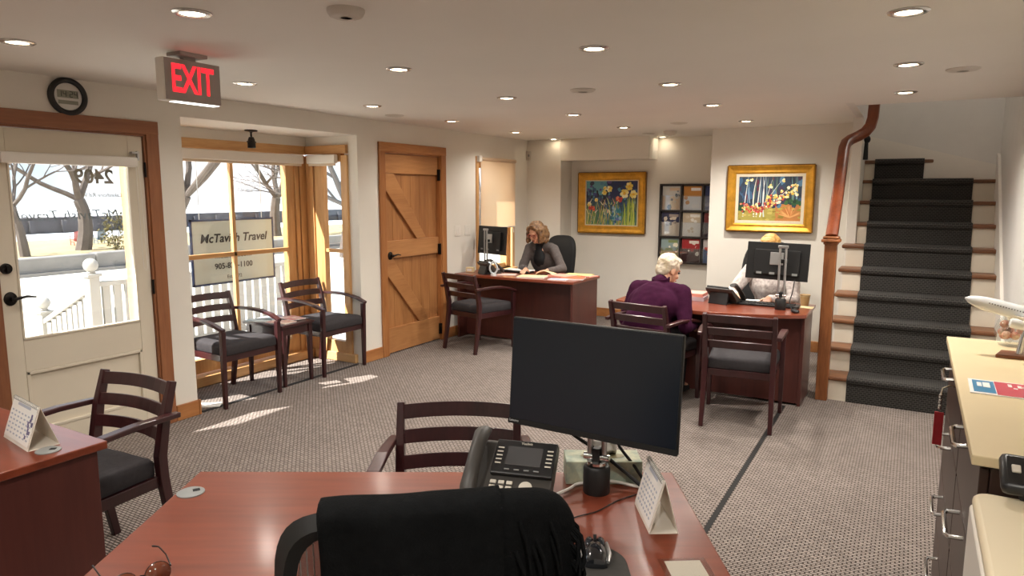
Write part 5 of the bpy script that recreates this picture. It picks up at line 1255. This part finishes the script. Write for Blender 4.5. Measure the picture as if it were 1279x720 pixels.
# ------------------------------------------------------------------ outdoors
SNOW = mat('pale_ground', 'DAD4C6', .9, var=.05, scale=.6); LAWN = mat('winter_lawn', '9A8A66', .95, var=.12, scale=1.2)
STONE = mat('wall_stone', '7C7976', .9, var=.12, scale=2.5, bump=.4, bscale=8); BARK = mat('grey_bark', '5A514B', .95, var=.2, scale=6, bump=.4, bscale=20)
RAILP = mat('railing_white', 'A9A69F', .6); PIER = mat('pier_timber', '403E42', .9, var=.25, scale=.8); WATER = mat('pale_water', 'D2D8DC', .5)
g = G(); g.bx(-16, -4.7, -14, 40, -.3, -.12); struct(g.obj('ground', SNOW, smooth=False))
g = G(); g.bx(-23.5, -16.35, -20, 70, -1.9, .16); struct(g.obj('ground_lawn', LAWN, smooth=False))
g = G(); g.bx(-160, -23.5, -60, 220, -1.9, -1.64); struct(g.obj('ground_water', WATER, smooth=False))
rr = random.Random(1); y = -3.0; k = 0
sw = thing('stone_wall', 'low wall of large grey stone blocks beyond the street', 'wall', (-16, 0, -.12))
while y < 26:
    L = rr.uniform(1.1, 2.2)
    if 7.35 < y+L < 7.6: L += .3
    g = G(); g.bx(-.35, 0, y+.01, y+L-.012, 0, .40+rr.uniform(-.015, .015)); g.obj('stone_block', STONE, sw, bevel=.03); y += L
g = G(); g.bx(-.02, .12, -3, 26, -.0, .07); g.obj('kerb', STONE, sw, smooth=False)
g = G(); g.bx(-62, -60, -20, 160, -1.64, -.40)
for k in range(70): g.bx(-59.9, -59.7, -20+k*2.4, -19.6+k*2.4, -1.64, -.6)
tag(g.obj('breakwater', PIER, smooth=False), 'long dark timber breakwater across the water in the distance', 'breakwater')
def tree(label, x, y, h, r, seed, z0=.1, lean=(0, 0), depth=6, limb=.16, fork=.28, group='bare trees outside'):
    o = thing('bare_tree', label, 'tree', (x, y, z0), 0, group); rr = random.Random(seed)
    gt, gb = G(), G()
    def grow(g, p, d, L, r, lev):
        pts = [p]; q = p.copy(); dd = d.copy()
        for k in range(5):
            dd = (dd+V((rr.uniform(-.2, .2), rr.uniform(-.2, .2), rr.uniform(-.06, .13)))).normalized(); q = q+dd*L/5; pts.append(q.copy())
        e = r*.70; g.tube(pts, [r+(e-r)*k/5 for k in range(6)], 8 if lev < 2 else (5 if lev < 3 else 3))
        if lev >= depth: return
        n = 4 if lev == 0 else (3 if lev < 3 else rr.choice((3, 3, 4)))
        a0 = rr.uniform(0, 2*PI)
        for k in range(n):
            a = a0+2*PI*k/n+rr.uniform(-.5, .5); sp = rr.uniform(.35, .95); ax = V((math.cos(a), math.sin(a), 0)); nd = (dd*math.cos(sp)+(ax-dd*ax.dot(dd)).normalized()*math.sin(sp)).normalized()
            if nd.z < -.1: nd.z *= -.3
            st = q if (k == 0 or lev == 0) else pts[rr.choice((2, 3, 4, 5))]
            grow(gb, st, nd, (h*limb if lev == 0 else L*rr.uniform(.55, .74)), e*(rr.uniform(.45, .7) if lev == 0 else rr.uniform(.65, .85)), lev+1)
    grow(gt, V((0, 0, -.05)), V((lean[0], lean[1], 1)).normalized(), h*fork, r, 0)
    gt.obj('trunk', BARK, o); gb.obj('branches', BARK, o, kind='stuff')
    return o
tree('bare tree with a leaning slim trunk at the left of the entry door glass', -17.8, 8.2, 8.5, .12, 11, lean=(0, -.12), fork=.15)
tree('bare tree with a thick trunk in the middle of the entry door glass', -18.6, 9.9, 9.5, .20, 23, fork=.15)
tree('bare tree whose long limbs cross the upper left of the bay window', -10.6, 6.6, 9.5, .11, 35, z0=-.12, lean=(.1, .25), fork=.2, limb=.24)
tree('slender bare tree seen at the right of the bay window', -19, 16.6, 9.0, .2, 41, fork=.16)
tree('bare tree seen through the narrow side pane of the bay', -13.5, 14.2, 9.0, .2, 52, z0=-.12, fork=.17)
tree('bare tree behind the small shaded window', -9.5, 14.5, 8, .15, 64, z0=-.12, fork=.22)
o = thing('garden_bush', 'rounded yellow-green bush beyond the stone wall', 'bush', (-18.0, 10.45, .12)); o.scale = (.55, .55, .6); g = G(); rr = random.Random(12)
for k in range(520):
    d = V((rr.gauss(0, 1), rr.gauss(0, 1), rr.gauss(0, 1))).normalized()*rr.uniform(.35, .75); p_ = V((d.x, d.y, d.z*1.25+.85))
    a = V((rr.uniform(-1, 1), rr.uniform(-1, 1), rr.uniform(-1, 1))).normalized(); b = a.cross(V((.3, .5, .8))).normalized(); g.quad(p_-a*.09, p_-b*.04, p_+a*.09, p_+b*.04)
g.obj('foliage', mat('bush_leaf', '5E5A2C', .8, col2='857A40', scale=4), o, smooth=False, kind='stuff')
g = G()
for k in range(6): a = k*1.05; g.tube([(0, 0, 0), (.12*math.cos(a), .12*math.sin(a), .4), (.4*math.cos(a), .4*math.sin(a), 1.1)], [.03, .02, .01], 6)
g.obj('stems', BARK, o)
def adirondack(label, x, y, col):
    o = thing('garden_chair', label, 'garden chair', (x, y, .16), R(80)); o.scale = (.45,)*3; m = mat('chair_paint_'+col, col, .6)
    g = G()
    for k in range(5): g.box((-.2+k*.1, -.22, .55), (.085, .02, .75-.06*abs(k-2)), rot=Matrix.Rotation(R(18), 3, 'X'))
    g.obj('back', m, o, smooth=False)
    g = G(); g.box((0, .08, .32), (.5, .5, .025), rot=Matrix.Rotation(R(8), 3, 'X')); g.obj('seat', m, o, smooth=False)
    for s in (-1, 1):
        g = G(); g.box((s*.3, .05, .56), (.11, .6, .025)); g.box((s*.3, .3, .28), (.03, .07, .56)); g.box((s*.29, -.1, .2), (.03, .5, .06)); g.box((s*.29, -.3, .1), (.03, .06, .2)); g.obj('arm_and_leg', m, o, smooth=False)
adirondack('red slatted garden chair on the lawn', -20.5, 10.8, 'C0504A'); adirondack('dark blue slatted garden chair on the lawn', -20.5, 11.45, '3E5A70')
# porch railing
rl = thing('porch_railing', 'white porch railing with ball topped posts outside the entry door', 'railing', (-7, 3.79, -.12))
def post(x, y, zt, name):
    g = G(); g.box((x, y, zt/2-.09), (.105, .105, zt-.18)); g.box((x, y, zt-.165), (.14, .14, .03)); g.ball((x, y, zt-.065), .068); g.lathe([(.03, -.15), (.045, -.14), (.03, -.12)], (x, y, zt), 12); g.obj(name, RAILP, rl, bevel=.006)
post(0, 0, 1.12, 'post'); post(-1.0, .02, .66, 'post'); post(0, 2.6, 1.12, 'post')
g = G(); g.sweep([(0, .05, .86), (0, 2.55, .86)], .085, .05); g.sweep([(0, .05, .12), (0, 2.55, .12)], .05, .06); g.sweep([(-.05, 0, .80), (-.95, .02, .40)], .085, .05); g.obj('hand_rail', RAILP, rl, bevel=.006)
for k in range(22):
    y = .13+k*.115; g = G(); g.box((0, y, .48), (.03, .075, .74)); g.obj('picket', RAILP, rl, smooth=False)
for k in range(8):
    x = -.12-k*.105; z1 = .78+x*.445; g = G(); g.box((x, 0, z1/2), (.075, .03, max(.1, z1))); g.obj('picket', RAILP, rl, smooth=False)
g = G(); g.bx(-7.2, -4.75, .5, 9.5, -.14, -.05); struct(g.obj('porch_floor', mat('porch_boards', 'D9D6D0', .8, var=.04), smooth=False))
g = G(); g.bx(-5.03, -4.7, .6, 3.03, 2.32, 2.40); struct(g.obj('sun_cut_canopy', WHITE, smooth=False))  # unseen canopy added to cut the upper sun through the door glass
# hanging sign outside the bay
sg = thing('hanging_sign', 'white sign board with blue border and black lettering outside the bay window', 'sign', (-5.56, 4.355, .80))
NAVY = mat('sign_blue', '2C4470', .5); SGW = mat('sign_white', 'C2D6DA', .5); SGT = mat('sign_black', '1A2230', .5)
W_, H_ = .925, .605
g = G(); g.bx(-.012, .0, -W_/2, W_/2, 0, H_); bd_ = g.obj('board', SGW, sg, smooth=False)
g = G()
for (a, b, c_, d) in ((-W_/2, W_/2, H_-.018, H_), (-W_/2, W_/2, 0, .018), (-W_/2, -W_/2+.018, 0, H_), (W_/2-.018, W_/2, 0, H_)): g.bx(-.014, .002, a, b, c_, d)
g.obj('blue_border', NAVY, sg, smooth=False)
for s, sz, z, kw in (('McTavish Travel', .112, .425, dict(shear=.22, bold=.0022)), ('mctavish.com', .075, .265, dict(bold=.001)), ('905-827-1100', .075, .165, dict(bold=.001)), ('Est. 1972', .045, .062, {})):
    text_mesh(s, sz, basis((0, 1, 0), (0, 0, 1), (.0012, .0 if sz > .1 else -.02, z)), SGT, 'lettering', bd_, **kw)
for y in (-.36, .33):
    g = G(); g.tube([(-.006, y, H_-.03), (-.006, y, 2.2-.8)], .004, 6); g.obj('hanger', STEEL, sg)

# ------------------------------------------------------------------ light, world, camera
w = bpy.data.worlds.new('sky'); scene.world = w; w.use_nodes = True; nt = w.node_tree; bg = nt.nodes['Background']
tc = nt.nodes.new('ShaderNodeTexCoord'); sp = nt.nodes.new('ShaderNodeSeparateXYZ'); nt.links.new(tc.outputs['Generated'], sp.inputs[0])
rp = nt.nodes.new('ShaderNodeValToRGB'); nt.links.new(sp.outputs['Z'], rp.inputs[0])
rp.color_ramp.elements[0].position = 0; rp.color_ramp.elements[0].color = (.37, .45, .51, 1); rp.color_ramp.elements[1].position = .6; rp.color_ramp.elements[1].color = (.30, .44, .60, 1)
nz = nt.nodes.new('ShaderNodeTexNoise'); nz.inputs['Scale'].default_value = 3; nz.inputs['Detail'].default_value = 5; nt.links.new(tc.outputs['Generated'], nz.inputs['Vector'])
mx = nt.nodes.new('ShaderNodeMixRGB'); cr = nt.nodes.new('ShaderNodeValToRGB'); cr.color_ramp.elements[0].position = .45; cr.color_ramp.elements[1].position = .65; nt.links.new(nz.outputs['Fac'], cr.inputs[0])
nt.links.new(cr.outputs[0], mx.inputs[0]); nt.links.new(rp.outputs[0], mx.inputs[1]); mx.inputs[2].default_value = (.62, .63, .64, 1)
nt.links.new(mx.outputs[0], bg.inputs['Color']); bg.inputs['Strength'].default_value = 1.1
sl = bpy.data.lights.new('sun', 'SUN'); sl.energy = 7.6; sl.angle = R(.6); sl.color = (1, .97, .91)
so = bpy.data.objects.new('sun', sl); COL.objects.link(so); so.rotation_euler = V((.37, .75, -.92)).to_track_quat('-Z', 'Y').to_euler()
# unseen fill lamp added to light the stairwell dimly
l = bpy.data.lights.new('stairwell_fill', 'POINT'); l.energy = 4; l.color = (1, .93, .85); l.shadow_soft_size = .15; q = bpy.data.objects.new('stairwell_fill', l); COL.objects.link(q); q.location = (.1, 7.0, 3.9)
# unseen ceiling spots added behind the photographer as brightness fill
for x, y in ((-.1, .4), (-1.4, .5), (-2.6, .4), (-3.8, .4), (-.6, -1.2), (-2.2, -1.2), (-3.6, -1.2)):
    l = bpy.data.lights.new('rear_fill_spot', 'SPOT'); l.energy = LP*(.3 if x < -2.4 else .8); l.color = (1, .94, .86); l.spot_size = R(150); l.spot_blend = .9; l.shadow_soft_size = .045; q = bpy.data.objects.new('rear_fill_spot', l); COL.objects.link(q); q.location = (x, y, H-.03)
cam = bpy.data.cameras.new('camera'); cam.sensor_fit = 'HORIZONTAL'; cam.sensor_width = 36; cam.lens = 863.4/1279*36; cam.clip_start = .05; cam.clip_end = 500
co = bpy.data.objects.new('camera', cam); COL.objects.link(co); co.location = (0, 0, 1.65)
M = Matrix.Rotation(.52464, 4, 'Z') @ Matrix.Rotation(PI/2-.13703, 4, 'X') @ Matrix.Rotation(.0016, 4, 'Z')
co.rotation_euler = M.to_euler(); scene.camera = co
scene.view_settings.view_transform = 'Standard'; scene.view_settings.look = 'None'; scene.view_settings.gamma = 1; scene.view_settings.exposure = 1.22
scene.view_settings.use_curve_mapping = False
scene.cycles.use_denoising = True; scene.cycles.max_bounces = 8; scene.cycles.diffuse_bounces = 5; scene.cycles.transparent_max_bounces = 12; scene.cycles.caustics_reflective = False; scene.cycles.caustics_refractive = False; scene.cycles.sample_clamp_indirect = 6
